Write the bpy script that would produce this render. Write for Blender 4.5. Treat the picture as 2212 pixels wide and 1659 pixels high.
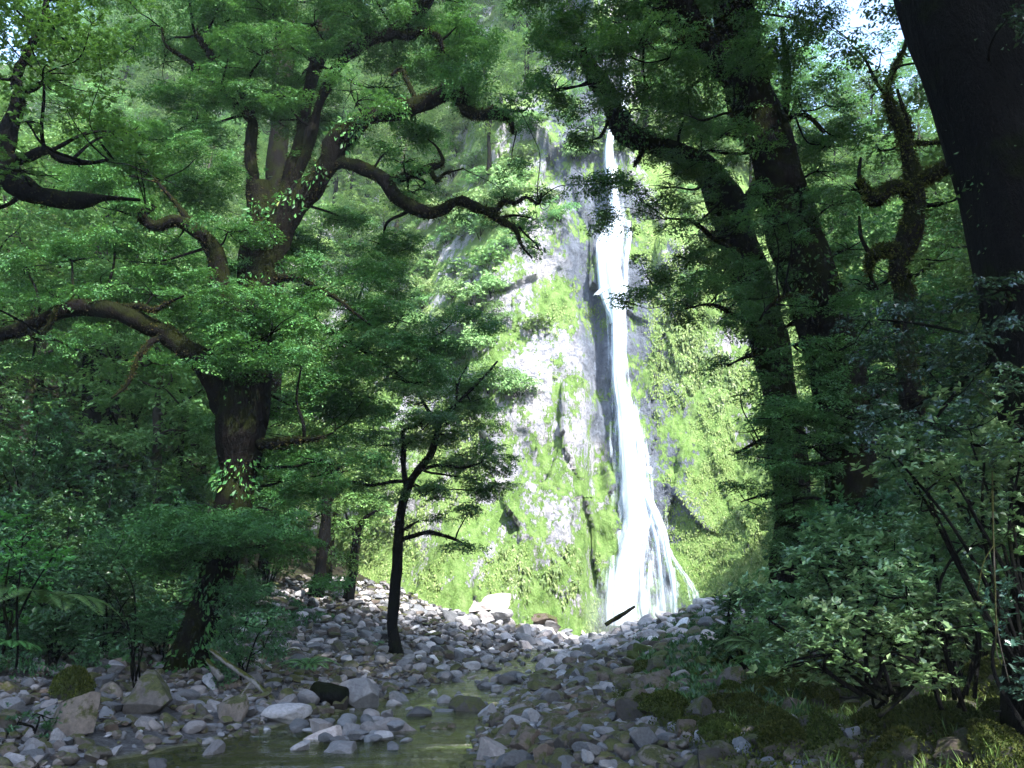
import bpy, math, random
import numpy as np
from mathutils import Vector, Matrix

for o in list(bpy.data.objects): bpy.data.objects.remove(o)
SC = bpy.context.scene
COL = SC.collection
R = np.random.default_rng(7)
random.seed(7)

# ------------------------------------------------------------------ camera, sky, sun, exposure
CAMZ = 1.6
PITCH = math.atan(500/1916.0)
F = 1916.0
cam = bpy.data.cameras.new('camera'); co = bpy.data.objects.new('camera', cam); COL.objects.link(co)
co.location = (0, 0, CAMZ); co.rotation_euler = (math.pi/2+PITCH, 0, 0)
cam.sensor_width = 36; cam.lens = 36*F/2212; cam.clip_end = 1000; cam.clip_start = 0.05
SC.camera = co
SUN = Vector((0.40, -0.66, 0.74)).normalized()
w = bpy.data.worlds.new("World"); SC.world = w; w.use_nodes = True
nt = w.node_tree; sky = nt.nodes.new('ShaderNodeTexSky'); sky.sky_type = 'NISHITA'; sky.sun_disc = False
sky.sun_elevation = math.asin(SUN.z); sky.sun_rotation = math.atan2(SUN.x, SUN.y)
bg = nt.nodes['Background']; bg.inputs[1].default_value = 0.15
nt.links.new(sky.outputs[0], bg.inputs[0])
sl = bpy.data.lights.new('sun', 'SUN'); so = bpy.data.objects.new('sun', sl); COL.objects.link(so)
sl.energy = 3.0; sl.angle = math.radians(0.53); sl.color = (1, .98, .955)
so.rotation_euler = SUN.to_track_quat('Z', 'Y').to_euler(); so.location = (0, 0, 60)
SC.view_settings.view_transform = 'Standard'; SC.view_settings.look = 'None'
SC.view_settings.exposure = 2.68; SC.view_settings.gamma = 1

cp, sp = math.cos(PITCH), math.sin(PITCH)
def P(px, py, Y):
    u = (px-1106)/F; v = -(py-829.5)/F
    k = Y/(cp - v*sp)
    return np.array((u*k, Y, CAMZ+(v*cp+sp)*k))
def proj(p):
    p = np.asarray(p, float); x, y, z = p[..., 0], p[..., 1], p[..., 2]-CAMZ
    d = y*cp+z*sp
    return 1106+F*x/d, 829.5-F*(z*cp-y*sp)/d, d

# ------------------------------------------------------------------ helpers
def tag(o, label=None, cat=None, group=None, kind=None):
    if label: o['label'] = label
    if cat: o['category'] = cat
    if group: o['group'] = group
    if kind: o['kind'] = kind
    return o
def empty(name, loc=(0, 0, 0)):
    o = bpy.data.objects.new(name, None); COL.objects.link(o); o.location = loc; o.empty_display_size = .2
    return o
def link(name, me, parent=None, mat=None):
    o = bpy.data.objects.new(name, me); COL.objects.link(o)
    if mat and not me.materials: me.materials.append(mat)
    if parent:
        o.parent = parent
    return o
def mk(name, V, Fq, mat=None, tint=None, smooth=True, uv=None):
    """numpy verts + list of face arrays (each (n,3) or (n,4))"""
    V = np.ascontiguousarray(V, np.float32)
    if not isinstance(Fq, (list, tuple)): Fq = [Fq]
    me = bpy.data.meshes.new(name)
    loops = np.concatenate([f.reshape(-1) for f in Fq]).astype(np.int32)
    sizes = np.concatenate([np.full(len(f), f.shape[1], np.int32) for f in Fq])
    me.vertices.add(len(V)); me.vertices.foreach_set('co', V.reshape(-1))
    me.loops.add(len(loops)); me.loops.foreach_set('vertex_index', loops)
    me.polygons.add(len(sizes))
    me.polygons.foreach_set('loop_start', np.concatenate([[0], np.cumsum(sizes)[:-1]]).astype(np.int32))
    me.polygons.foreach_set('loop_total', sizes)
    me.polygons.foreach_set('use_smooth', np.full(len(sizes), smooth, bool))
    me.update(calc_edges=True)
    if tint is not None:
        a = me.attributes.new('tint', 'FLOAT', 'FACE'); a.data.foreach_set('value', np.asarray(tint, np.float32))
    if mat: me.materials.append(mat)
    return me
def copy_tree(o, parent=None):
    c = o.copy(); COL.objects.link(c)
    if parent: c.parent = parent
    for ch in list(o.children): copy_tree(ch, c)
    return c

# vectorised value noise
_H = R.random((64, 64, 64)).astype(np.float32)
def vn(x, y, z):
    xi, yi, zi = np.floor(x).astype(int), np.floor(y).astype(int), np.floor(z).astype(int)
    fx, fy, fz = x-xi, y-yi, z-zi
    fx, fy, fz = [t*t*(3-2*t) for t in (fx, fy, fz)]
    r = 0
    for a in (0, 1):
        for b in (0, 1):
            for c in (0, 1):
                r = r + _H[(xi+a) & 63, (yi+b) & 63, (zi+c) & 63]*(fx if a else 1-fx)*(fy if b else 1-fy)*(fz if c else 1-fz)
    return r*2-1
def fbm(x, y, z, o=4):
    r = 0; a = 1
    for i in range(o):
        r = r+a*vn(x*2**i+i*17.3, y*2**i+i*5.1, z*2**i+i*9.7); a *= .5
    return r

# ------------------------------------------------------------------ materials
def mat(name):
    m = bpy.data.materials.new(name); m.use_nodes = True; nt = m.node_tree
    for n in list(nt.nodes): nt.nodes.remove(n)
    out = nt.nodes.new('ShaderNodeOutputMaterial')
    return m, nt, out
class NB:
    def __init__(s, nt): s.nt = nt
    def n(s, t, **k):
        x = s.nt.nodes.new('ShaderNode'+t)
        for a, b in k.items():
            if a in x.bl_rna.properties: setattr(x, a, b)
        return x
    def l(s, a, b): s.nt.links.new(a, b)
    def noise(s, scale, detail=4, rough=.55, vec=None, stretch=None):
        x = s.n('TexNoise'); x.inputs['Scale'].default_value = scale; x.inputs['Detail'].default_value = detail; x.inputs['Roughness'].default_value = rough
        if vec is None: vec = s.n('TexCoord').outputs['Object']
        if stretch:
            mp = s.n('Mapping'); mp.inputs['Scale'].default_value = stretch; s.l(vec, mp.inputs[0]); vec = mp.outputs[0]
        s.l(vec, x.inputs['Vector'])
        return x.outputs['Fac']
    def ramp(s, fac, stops, interp='LINEAR'):
        r = s.n('ValToRGB'); r.color_ramp.interpolation = interp
        e = r.color_ramp.elements
        while len(e) > 1: e.remove(e[-1])
        e[0].position = stops[0][0]; e[0].color = tuple(stops[0][1])+(1,)
        for p, c in stops[1:]:
            q = e.new(p); q.color = tuple(c)+(1,)
        s.l(fac, r.inputs[0]); return r.outputs[0]
    def mix(s, f, a, b, mode='MIX'):
        x = s.n('Mix'); x.data_type = 'RGBA'; x.blend_type = mode
        for sock, v in ((x.inputs[0], f), (x.inputs[6], a), (x.inputs[7], b)):
            if hasattr(v, 'is_linked') or hasattr(v, 'links'): s.l(v, sock)
            elif isinstance(v, (int, float)): sock.default_value = v
            else: sock.default_value = tuple(v)+(1,)
        return x.outputs[2]
    def math(s, op, a, b=None, c=None):
        x = s.n('Math'); x.operation = op
        for i, v in enumerate((a, b, c)):
            if v is None: continue
            if isinstance(v, (int, float)): x.inputs[i].default_value = v
            else: s.l(v, x.inputs[i])
        return x.outputs[0]
    def bump(s, h, strength=.5, dist=.05):
        b = s.n('Bump'); b.inputs['Strength'].default_value = strength; b.inputs['Distance'].default_value = dist
        s.l(h, b.inputs['Height']); return b.outputs[0]
    def bsdf(s, col, rough=.8, normal=None, spec=.3):
        p = s.n('BsdfPrincipled')
        if isinstance(col, tuple): p.inputs['Base Color'].default_value = col+(1,)
        else: s.l(col, p.inputs['Base Color'])
        if isinstance(rough, (int, float)): p.inputs['Roughness'].default_value = rough
        else: s.l(rough, p.inputs['Roughness'])
        p.inputs['Specular IOR Level'].default_value = spec
        if normal is not None: s.l(normal, p.inputs['Normal'])
        return p

def leaf_mat(name, dark, mid, light, rough=.45, trans=.3, spec=.4, odd=None):
    m, nt, out = mat(name); b = NB(nt)
    at = b.n('Attribute'); at.attribute_name = 'tint'
    nz = b.noise(.9, 2)
    f = b.math('ADD', b.math('MULTIPLY', at.outputs['Fac'], .62), b.math('MULTIPLY', nz, .45))
    stops = [(.18, dark), (.5, mid), (.82, light)]
    if odd: stops.append((.97, odd))
    c = b.ramp(f, stops)
    oi = b.n('ObjectInfo'); hv = b.n('HueSaturation'); b.l(c, hv.inputs['Color'])
    b.l(b.math('MULTIPLY_ADD', oi.outputs['Random'], .05, .475), hv.inputs['Hue'])
    b.l(b.math('MULTIPLY_ADD', oi.outputs['Random'], .5, .75), hv.inputs['Value'])
    hv.inputs['Saturation'].default_value = .93
    c = hv.outputs[0]
    p = b.bsdf(c, rough, spec=spec)
    t = b.n('BsdfTranslucent'); b.l(b.mix(.4, c, (.12, .24, .02)), t.inputs[0])
    ms = b.n('MixShader'); ms.inputs[0].default_value = trans
    b.l(p.outputs[0], ms.inputs[1]); b.l(t.outputs[0], ms.inputs[2]); b.l(ms.outputs[0], out.inputs[0])
    return m
M = {}
M['beech'] = leaf_mat('beech_leaves', (.016, .060, .017), (.036, .125, .026), (.095, .225, .038), .5, .3, odd=(.24, .20, .04))
M['beech_lit'] = leaf_mat('lit_far_beech_leaves', (.040, .115, .028), (.095, .22, .048), (.20, .35, .085), .5, .35)  # lighter, more translucent beech leaf: sunlight on far crowns put into the colour
M['bright'] = leaf_mat('bright_leaves', (.02, .11, .02), (.05, .22, .03), (.11, .34, .05), .45, .35, odd=(.35, .28, .02))
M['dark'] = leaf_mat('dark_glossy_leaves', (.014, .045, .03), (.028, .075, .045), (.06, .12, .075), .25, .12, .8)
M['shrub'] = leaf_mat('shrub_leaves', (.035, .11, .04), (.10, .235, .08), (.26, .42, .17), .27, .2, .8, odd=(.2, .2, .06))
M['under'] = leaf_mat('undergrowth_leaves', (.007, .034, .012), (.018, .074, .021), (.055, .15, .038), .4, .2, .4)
M['fern'] = leaf_mat('fern_fronds', (.03, .10, .02), (.06, .17, .03), (.11, .24, .05), .5, .3)
M['grass'] = leaf_mat('grass_blades', (.04, .08, .012), (.09, .16, .025), (.17, .24, .05), .55, .3, odd=(.25, .2, .1))
M['cliffplant'] = leaf_mat('cliff_plants', (.07, .16, .04), (.15, .28, .07), (.28, .40, .14), .5, .3)
M['mossfuzz'] = leaf_mat('moss_fuzz', (.007, .008, .003), (.015, .014, .004), (.05, .034, .009), .9, .2, .1)
M['cliffmoss'] = leaf_mat('cliff_moss', (.14, .24, .05), (.22, .34, .09), (.34, .43, .16), .7, .3, .1)
M['mossgreen'] = leaf_mat('green_moss', (.012, .018, .004), (.035, .048, .009), (.085, .10, .02), .9, .2, .05)
M['twigred'] = leaf_mat('dead_leaves', (.10, .04, .02), (.16, .07, .03), (.2, .1, .05), .8, .1, .1)

def bark(name, base, moss, amt=.5):
    m, nt, out = mat(name); b = NB(nt)
    c = b.ramp(b.noise(6, 6, .65, stretch=(1, 1, .3)), [(.3, tuple(x*.5 for x in base)), (.6, base), (.8, tuple(x*1.7 for x in base))])
    g = b.n('NewGeometry'); sx = b.n('SeparateXYZ'); b.l(g.outputs['Normal'], sx.inputs[0])
    k = b.math('MULTIPLY_ADD', sx.outputs[2], .22, b.noise(2.2, 5, .65))
    mk_ = b.ramp(k, [(.62-amt*.3, (0, 0, 0)), (.70-amt*.3, (1, 1, 1))])
    mc = b.ramp(b.noise(9, 4), [(.3, tuple(x*.5 for x in moss)), (.7, moss)])
    c = b.mix(mk_, c, mc)
    h = b.noise(14, 6, .7, stretch=(1, 1, .35))
    p = b.bsdf(c, .9, b.bump(h, 1., .07), .04); b.l(p.outputs[0], out.inputs[0]); return m
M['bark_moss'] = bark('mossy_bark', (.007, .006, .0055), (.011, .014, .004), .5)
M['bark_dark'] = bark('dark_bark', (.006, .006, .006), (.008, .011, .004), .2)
M['bark_pale'] = bark('pale_bark', (.05, .046, .04), (.035, .04, .012), .45)
M['bark_grey'] = bark('grey_twig_bark', (.22, .21, .2), (.07, .08, .02), .15)

def stone(name, base, moss=None, amt=0., warm=.35):
    m, nt, out = mat(name); b = NB(nt)
    oi = b.n('ObjectInfo'); at = b.n('Attribute'); at.attribute_name = 'tint'
    rnd = b.math('FRACT', b.math('ADD', oi.outputs['Random'], b.math('MULTIPLY', at.outputs['Fac'], 3.1)))
    v = b.ramp(rnd, [(0, tuple(x*.5 for x in base)), (.5, base), (.8, (base[0]*1.15, base[1]*1.0, base[2]*.9)), (1, tuple(min(x*1.9, .62) for x in base))])
    n = b.noise(7, 6, .7)
    v = b.mix(1., v, b.ramp(n, [(.25, (.55, .55, .55)), (.55, (1, 1, 1)), (.75, (1.25, 1.25, 1.25))]), 'MULTIPLY')
    if moss:
        g = b.n('NewGeometry'); sx = b.n('SeparateXYZ'); b.l(g.outputs['Normal'], sx.inputs[0])
        k = b.math('MULTIPLY_ADD', sx.outputs[2], .22, b.noise(2.5, 5, .65))
        k = b.ramp(k, [(.66-amt*.35, (0, 0, 0)), (.76-amt*.35, (1, 1, 1))])
        v = b.mix(k, v, b.ramp(b.noise(12, 4), [(.3, tuple(x*.4 for x in moss)), (.72, moss)]))
    h = b.math('ADD', b.noise(9, 8, .75), b.math('MULTIPLY', b.noise(45, 3), .35 if moss else .25))
    p = b.bsdf(v, .75, b.bump(h, .8, .04), .3); b.l(p.outputs[0], out.inputs[0]); return m
M['stone'] = stone('river_stone', (.155, .158, .166))
M['stone_rough'] = stone('rough_brown_stone', (.10, .088, .078), (.07, .075, .02), .25)
M['stone_moss'] = stone('mossy_stone', (.08, .075, .07), (.06, .085, .012), .82)
M['stone_pale'] = stone('pale_stone', (.36, .35, .355))
M['stone_wet'] = stone('wet_stone', (.08, .078, .08))

# ------------------------------------------------------------------ terrain
YS = np.array([-20, 6, 11, 15, 21, 27, 31, 36, 41, 45, 60])
LS = np.array([-5.5, -5.2, -4.7, -3.3, -1.9, -1.0, -.4, .9, 2.2, 3.4, 3.4])
RS = np.array([-.1, -.2, -.35, -.3, .45, 1.2, 1.9, 3.0, 4.6, 7.4, 7.4])
def zw(y): return np.interp(y, [-20, 12, 18, 30, 42, 60], [0, 0, .05, .28, .55, .6])
def hgt(x, y):
    x = np.asarray(x, float); y = np.asarray(y, float)
    xl = np.interp(y, YS, LS); xr = np.interp(y, YS, RS)
    dl = xl-x; dr = x-xr
    base = zw(y)
    inside = np.clip(np.minimum(-dl, -dr), 0, 1)
    z = base-.16*np.clip(inside/.35, 0, 1)
    # left bank
    l = np.clip(dl, 0, None)
    gl = np.interp(y, [10, 16, 22, 28, 34, 42], [.07, .07, .12, .21, .24, .22])
    z = z+np.minimum(l, .6)*.12+np.clip(l-.2, 0, 5)*gl+np.clip(l-5.0, 0, 5)*.32+np.clip(l-10, 0, 100)*.62
    r = np.clip(dr, 0, None)
    gr = np.interp(y, [5, 10, 16, 24, 32, 38, 44], [.18, .13, .15, .22, .28, .34, .10])
    z = z+np.minimum(r, .5)*.12+np.clip(r-.3, 0, 4.2)*gr+np.clip(r-4.5, 0, 7)*.24+np.clip(r-11.5, 0, 100)*.62
    z = z+.10*fbm(x*.5, y*.5, x*0+3.3, 3)*np.clip((l+r)*.6, 0, 1)+.05*vn(x*2.3, y*2.3, x*0+8)*np.clip((l+r)*2, 0.1, 1)
    return np.minimum(z, 60)

xs = np.concatenate([np.linspace(-160, -42, 16), np.arange(-40, -12, .8), np.arange(-12, 12, .15), np.arange(12, 40, .8), np.linspace(42, 160, 16)])
ys = np.concatenate([np.linspace(-120, -22, 12), np.arange(-20, 4, .8), np.arange(4, 46, .16), np.arange(46, 60, 1.), np.linspace(62, 200, 16)])
X, Y = np.meshgrid(xs, ys); Z = hgt(X, Y)
nx, ny = len(xs), len(ys)
def gridfaces(nx, ny):
    i = (np.arange(ny-1)[:, None]*nx+np.arange(nx-1)[None, :]).reshape(-1)
    return np.stack([i, i+1, i+1+nx, i+nx], 1)
m, nt, out = mat('forest_ground'); b = NB(nt)
soil = b.ramp(b.noise(1.7, 8, .7), [(.3, (.015, .013, .009)), (.5, (.03, .028, .018)), (.62, (.03, .045, .012)), (.75, (.05, .075, .015))])
grav = b.ramp(b.noise(9, 8, .75), [(.3, (.03, .03, .03)), (.55, (.11, .108, .11)), (.75, (.25, .24, .25))])
tc = b.n('TexCoord'); sx = b.n('SeparateXYZ'); b.l(tc.outputs['Object'], sx.inputs[0])
atn = b.n('Attribute'); atn.attribute_name = 'gravel'
c = b.mix(atn.outputs['Fac'], soil, grav)
atb = b.n('Attribute'); atb.attribute_name = 'bed'
bed = b.ramp(b.noise(2.3, 5, .6), [(.3, (.10, .095, .02)), (.5, (.20, .20, .035)), (.7, (.26, .27, .06))])
c = b.mix(atb.outputs['Fac'], c, bed)
p = b.bsdf(c, .95, b.bump(b.noise(12, 8, .8), 1, .08), .1); b.l(p.outputs[0], out.inputs[0]); M['ground'] = m
me = mk('ground', np.stack([X, Y, Z], -1).reshape(-1, 3), gridfaces(nx, ny), m)
XL = np.interp(Y, YS, LS); XR = np.interp(Y, YS, RS); dd = np.maximum(XL-X, X-XR)
gv = np.clip(1-(dd-np.where(X < XL, 4.5, 3.2))/1.2+.4*vn(X*1.1, Y*1.1, X*0), 0, 1)
a = me.attributes.new('gravel', 'FLOAT', 'POINT'); a.data.foreach_set('value', gv.reshape(-1).astype(np.float32))
bd = np.clip(-dd/.25+.2, 0, 1)
a = me.attributes.new('bed', 'FLOAT', 'POINT'); a.data.foreach_set('value', bd.reshape(-1).astype(np.float32))
tag(link('ground', me), kind='structure')

# stream water
m, nt, out = mat('stream_water'); b = NB(nt)
gl = b.n('BsdfGlossy'); gl.inputs['Roughness'].default_value = .03; gl.inputs['Color'].default_value = (1, 1, 1, 1)
tr = b.n('BsdfTransparent'); tr.inputs[0].default_value = (.62, .66, .40, 1)
df = b.n('BsdfDiffuse'); df.inputs[0].default_value = (.045, .05, .012, 1)
nrm = b.bump(b.math('ADD', b.noise(5, 4, .6, stretch=(1, .5, 1)), b.math('MULTIPLY', b.noise(22, 2), .3)), .8, .12)
b.l(nrm, gl.inputs['Normal'])
fr = b.n('Fresnel'); fr.inputs[0].default_value = 1.33; b.l(nrm, fr.inputs['Normal'])
m1 = b.n('MixShader'); m1.inputs[0].default_value = .35; b.l(tr.outputs[0], m1.inputs[1]); b.l(df.outputs[0], m1.inputs[2])
m2 = b.n('MixShader'); b.l(fr.outputs[0], m2.inputs[0]); b.l(m1.outputs[0], m2.inputs[1]); b.l(gl.outputs[0], m2.inputs[2])
# riffles: broken white water where noise peaks
wf = b.ramp(b.noise(3.2, 6, .75, stretch=(1, 1.6, 1)), [(.56, (0, 0, 0)), (.68, (.8, .8, .8))])
wd = b.n('BsdfDiffuse'); wd.inputs[0].default_value = (.55, .6, .62, 1)
atn = b.n('Attribute'); atn.attribute_name = 'riffle'
m3 = b.n('MixShader'); b.l(b.math('MULTIPLY', wf, atn.outputs['Fac']), m3.inputs[0]); b.l(m2.outputs[0], m3.inputs[1]); b.l(wd.outputs[0], m3.inputs[2])
b.l(m3.outputs[0], out.inputs[0])
wy = np.arange(2, 46, .12); wt = np.linspace(-.12, 1.12, 40)
WY, WT = np.meshgrid(wy, wt, indexing='ij'); WX = np.interp(WY, YS, LS)*(1-WT)+np.interp(WY, YS, RS)*WT
rf = np.clip(vn(WX*0+2, WY*.45, WX*0)+.1, 0, 1)*(WY > 13)
WZ = zw(WY)-.03+.012*vn(WX*2, WY*3, WX*0)
me = mk('stream_water', np.stack([WX, WY, WZ], -1).reshape(-1, 3), gridfaces(40, len(wy)), m)
a = me.attributes.new('riffle', 'FLOAT', 'POINT'); a.data.foreach_set('value', rf.reshape(-1).astype(np.float32))
tag(link('stream_water', me), kind='structure')

# ------------------------------------------------------------------ cliff / back wall
RC = np.random.default_rng(21)
NS = 420
sx_ = RC.uniform(-45, 45, NS); sz_ = RC.uniform(-2, 55, NS)
so_ = RC.normal(0, .36, NS); stx = RC.normal(0, .2, NS); stz = RC.normal(0, .15, NS)
def ywall(x, z, detail=True):
    x = np.asarray(x, float); z = np.asarray(z, float)
    base = np.interp(x, [-60, -30, -14, -7, -2.5, 0, 3.6, 4.8, 7.0, 8.5, 12, 17, 24, 40, 60],
                        [40, 41, 43.5, 43, 42.2, 43.2, 45.2, 46.6, 46.9, 46.2, 45.2, 43.5, 40, 34, 30])
    lean = np.interp(x, [-30, -12, -5, -1, 5, 9, 16, 25], [.62, .55, .34, .14, .06, .09, .22, .5])
    y = base+lean*z+np.clip(z-22, 0, 60)*np.interp(x, [-8, 0, 4, 5.5, 7, 10], [.25, .45, .2, .0, .05, .35])
    # foot bulge: rounded mossy shoulder left of the fall
    y -= 1.6*np.exp(-((x+1.5)/4.5)**2)*np.clip(1-z/7, 0, 1)
    y -= 1.3*np.exp(-((x-8.5)/3.0)**2)*np.clip(1-z/12, 0, 1)      # apron right of fall
    y -= .9*np.exp(-((x-2.6)/1.8)**2)*np.exp(-((z-9)/7)**2)
    if detail:
        zz = z+.35*x
        best = np.full(x.shape, 1e9); off = np.zeros(x.shape)
        wx = x+.5*vn(x*.7, z*.7, x*0); wz = zz+.8*vn(x*.6+9, z*.6, x*0)
        for i in range(NS):
            dx = wx-sx_[i]; dz = (wz-sz_[i])*.55
            d = dx*dx+dz*dz; k = d < best
            best = np.where(k, d, best); off = np.where(k, so_[i]+stx[i]*dx+stz[i]*dz, off)
        fall = np.exp(-((x-5.9)/1.2)**2)
        y = y+off*(1-.75*fall)
        y += .45*fbm(x*.35, z*.2, x*0+1, 4)+.16*fbm(x*1.7, z*.8, x*0+5, 4)+.07*fbm(x*5, z*3, x*0+7, 3)
        y += .9*np.exp(-((x-4.1-.04*z)/.45)**2)*(.6+.4*vn(z*.5, z*0, z*0))   # dark crack beside the fall
    return y
cx = np.concatenate([np.linspace(-60, -14, 50), np.arange(-13.9, 16, .11), np.linspace(16.2, 60, 50)])
cz = np.concatenate([np.arange(-1.5, 30, .11), np.linspace(30.3, 74, 90)])
CX, CZ = np.meshgrid(cx, cz)
topz = np.interp(CX, [-60, -10, 2, 8, 14, 20, 40, 60], [1, 1, .8, .72, .62, .52, .5, .5])
CZt = np.where(CZ > 0, CZ*topz, CZ)
CY = ywall(CX, CZt)
m, nt, out = mat('cliff_rock'); b = NB(nt)
tc = b.n('TexCoord').outputs['Object']
sp_ = b.n('SeparateXYZ'); b.l(tc, sp_.inputs[0]); cxn, czn = sp_.outputs[0], sp_.outputs[2]
rk = b.ramp(b.noise(1.1, 8, .7, stretch=(1, 1, .6)), [(.3, (.22, .225, .25)), (.45, (.32, .325, .355)), (.6, (.43, .41, .425)), (.75, (.56, .55, .56))])
wet = b.ramp(b.noise(1.6, 7, .7, stretch=(1, 1, .3)), [(.3, (.06, .07, .095)), (.7, (.19, .215, .26))])
dx_ = b.math('ABSOLUTE', b.math('SUBTRACT', b.math('MULTIPLY_ADD', czn, .13, cxn), 8.6))  # slants right toward the base
wm = b.math('SUBTRACT', 1.35, b.math('MULTIPLY', b.math('ADD', dx_, b.math('MULTIPLY', b.math('SUBTRACT', b.noise(.6, 4), .5), 4)), .36))
wm = b.ramp(wm, [(.1, (0, 0, 0)), (.6, (1, 1, 1))])
ck = b.ramp(b.noise(3.2, 9, .8, stretch=(.8, 1, 1.3)), [(.38, (.42, .43, .48)), (.48, (1, 1, 1)), (.64, (1.2, 1.18, 1.18))])
rk = b.mix(1., rk, ck, 'MULTIPLY')
col = b.mix(wm, rk, wet)
g = b.n('NewGeometry'); gs = b.n('SeparateXYZ'); b.l(g.outputs['Normal'], gs.inputs[0])
mn = b.math('ADD', b.noise(.33, 3, .5), b.math('ADD', b.math('MULTIPLY', b.math('SUBTRACT', b.noise(1.5, 6, .7, stretch=(1, 1, .42)), .5), .8), b.math('MULTIPLY', b.math('SUBTRACT', b.noise(6.5, 6, .75, stretch=(1, 1, .5)), .5), .9)))
mn = b.math('MULTIPLY_ADD', gs.outputs[2], .22, mn)
low = b.ramp(b.math('MULTIPLY', czn, .1), [(.0, (.17, .17, .17)), (.62, (0, 0, 0))])
mn = b.math('ADD', mn, low)
mn = b.math('SUBTRACT', mn, b.math('MULTIPLY', wm, .07))
# bare band on the left buttress, greener to the right
rgt = b.ramp(b.math('MULTIPLY_ADD', cxn, .05, .1), [(.45, (0, 0, 0)), (.75, (.22, .22, .22))])
mn = b.math('ADD', mn, rgt)
mm = b.ramp(mn, [(.495, (0, 0, 0)), (.535, (1, 1, 1))])
mc = b.ramp(b.noise(2.6, 7, .7, stretch=(1, 1, .5)), [(.28, (.045, .095, .02)), (.43, (.11, .20, .04)), (.58, (.18, .285, .08)), (.75, (.27, .33, .14))])
col = b.mix(mm, col, mc)
h = b.math('ADD', b.noise(2.2, 10, .75, stretch=(1, 1, .6)), b.math('MULTIPLY', mm, .12))
p = b.bsdf(col, b.math('SUBTRACT', .85, b.math('MULTIPLY', wm, .4)), b.bump(h, 1., .5), .3); b.l(p.outputs[0], out.inputs[0]); M['cliff'] = m
CV = np.stack([CX, CY, CZt], -1).reshape(-1, 3)
me = mk('cliff', CV, gridfaces(len(cx), len(cz)), m)
tag(link('cliff', me), kind='structure')

# ------------------------------------------------------------------ waterfall
def fall_mat(name, thr, soft, col=(.86, .9, .95)):
    m, nt, out = mat(name); b = NB(nt)
    at = b.n('Attribute'); at.attribute_name = 'dens'
    tc = b.n('TexCoord').outputs['Object']
    n = b.noise(5.5, 5, .6, vec=tc, stretch=(1, 1, .06)); n2 = b.noise(1.4, 5, .65, vec=tc, stretch=(1, 1, .22))
    k = b.math('ADD', at.outputs['Fac'], b.math('MULTIPLY', b.math('SUBTRACT', b.math('ADD', n, n2), 1.0), 1.7))
    a = b.ramp(k, [(thr, (0, 0, 0)), (thr+soft, (1, 1, 1))])
    d = b.bsdf(col, .6, spec=.4); tl = b.n('BsdfTranslucent'); tl.inputs[0].default_value = col+(1,)
    ms = b.n('MixShader'); ms.inputs[0].default_value = .35; b.l(d.outputs[0], ms.inputs[1]); b.l(tl.outputs[0], ms.inputs[2])
    tr = b.n('BsdfTransparent'); m2 = b.n('MixShader'); b.l(a, m2.inputs[0]); b.l(tr.outputs[0], m2.inputs[1]); b.l(ms.outputs[0], m2.inputs[2])
    b.l(m2.outputs[0], out.inputs[0]); return m
M['fall'] = fall_mat('falling_water', .12, .95, (.72, .80, .90))
FV, FF, FD = [], [], []
def strand(pts, dens=1., back=.35, bulge=.3, cap=14):
    """pts: (px, py, width_px) down the fall; sheet arches off the rock"""
    global FV, FF, FD
    q = np.array(pts, float); n = int((q[-1, 1]-q[0, 1])/9)+3
    py = np.linspace(q[0, 1], q[-1, 1], n)
    def sm(c):
        v = np.interp(py, q[:, 1], q[:, c]); k = 5
        vp = np.pad(v, k//2, mode='edge'); return np.convolve(vp, np.ones(k)/k, 'valid')
    px, wd = sm(0), sm(2)
    t = np.linspace(-1, 1, cap)
    V = np.zeros((n, cap, 3)); D = np.zeros((n, cap))
    for i in range(n):
        c = P(px[i], py[i], 46.2)
        for it in range(2): c = P(px[i], py[i], float(ywall(np.array([c[0]]), np.array([c[2]]), False)[0])-back)
        hw = wd[i]/2*c[1]/F
        V[i, :, 0] = c[0]+t*hw; V[i, :, 1] = c[1]-bulge*(1-t*t)+.06*np.sin(t*9+i*.13); V[i, :, 2] = c[2]
        D[i] = dens*np.clip((1-np.abs(t)**2.2), 0, 1)*1.15*np.interp(py[i], [1050, 1340], [1, .52])
    base = sum(len(v) for v in FV)
    FV.append(V.reshape(-1, 3)); FF.append(gridfaces(cap, n)+base); FD.append(D.reshape(-1))
main = [(1358, 60, 14), (1358, 100, 16), (1352, 170, 22), (1345, 240, 30), (1318, 285, 26), (1315, 340, 34), (1322, 400, 42), (1330, 460, 50), (1330, 500, 74), (1318, 530, 80), (1322, 580, 76), (1330, 625, 78), (1332, 660, 56), (1334, 740, 46), (1336, 820, 50), (1350, 900, 66), (1358, 980, 70), (1368, 1060, 86), (1378, 1120, 110), (1362, 1180, 96), (1350, 1240, 92), (1350, 1300, 110), (1355, 1352, 122)]
strand([(a, y_, w_*(.64 if y_ < 900 else .72)) for a, y_, w_ in main], .95, .5, .45)
strand([(a+2, y_, w_*(.85 if y_ < 900 else 1.2)+8) for a, y_, w_ in main], .36, .35, .3, 20)
strand([(a-3, y_, w_*.5) for a, y_, w_ in main], 1.0, .9, .4)
strand([(1340, 470, 20), (1300, 510, 30), (1298, 560, 34), (1305, 640, 26), (1330, 700, 22)], 1.2, .6)
strand([(1355, 480, 12), (1360, 500, 16), (1352, 560, 14), (1348, 640, 12), (1345, 700, 10)], 1.1, .6)
strand([(1322, 620, 30), (1290, 632, 26), (1285, 640, 14)], 1.0, .7)
strand([(1355, 860, 20), (1375, 930, 22), (1385, 1000, 22), (1392, 1060, 20), (1420, 1120, 22), (1435, 1160, 22), (1440, 1200, 16), (1450, 1240, 14), (1456, 1290, 14), (1458, 1335, 16)], 1.15, .6)
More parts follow.
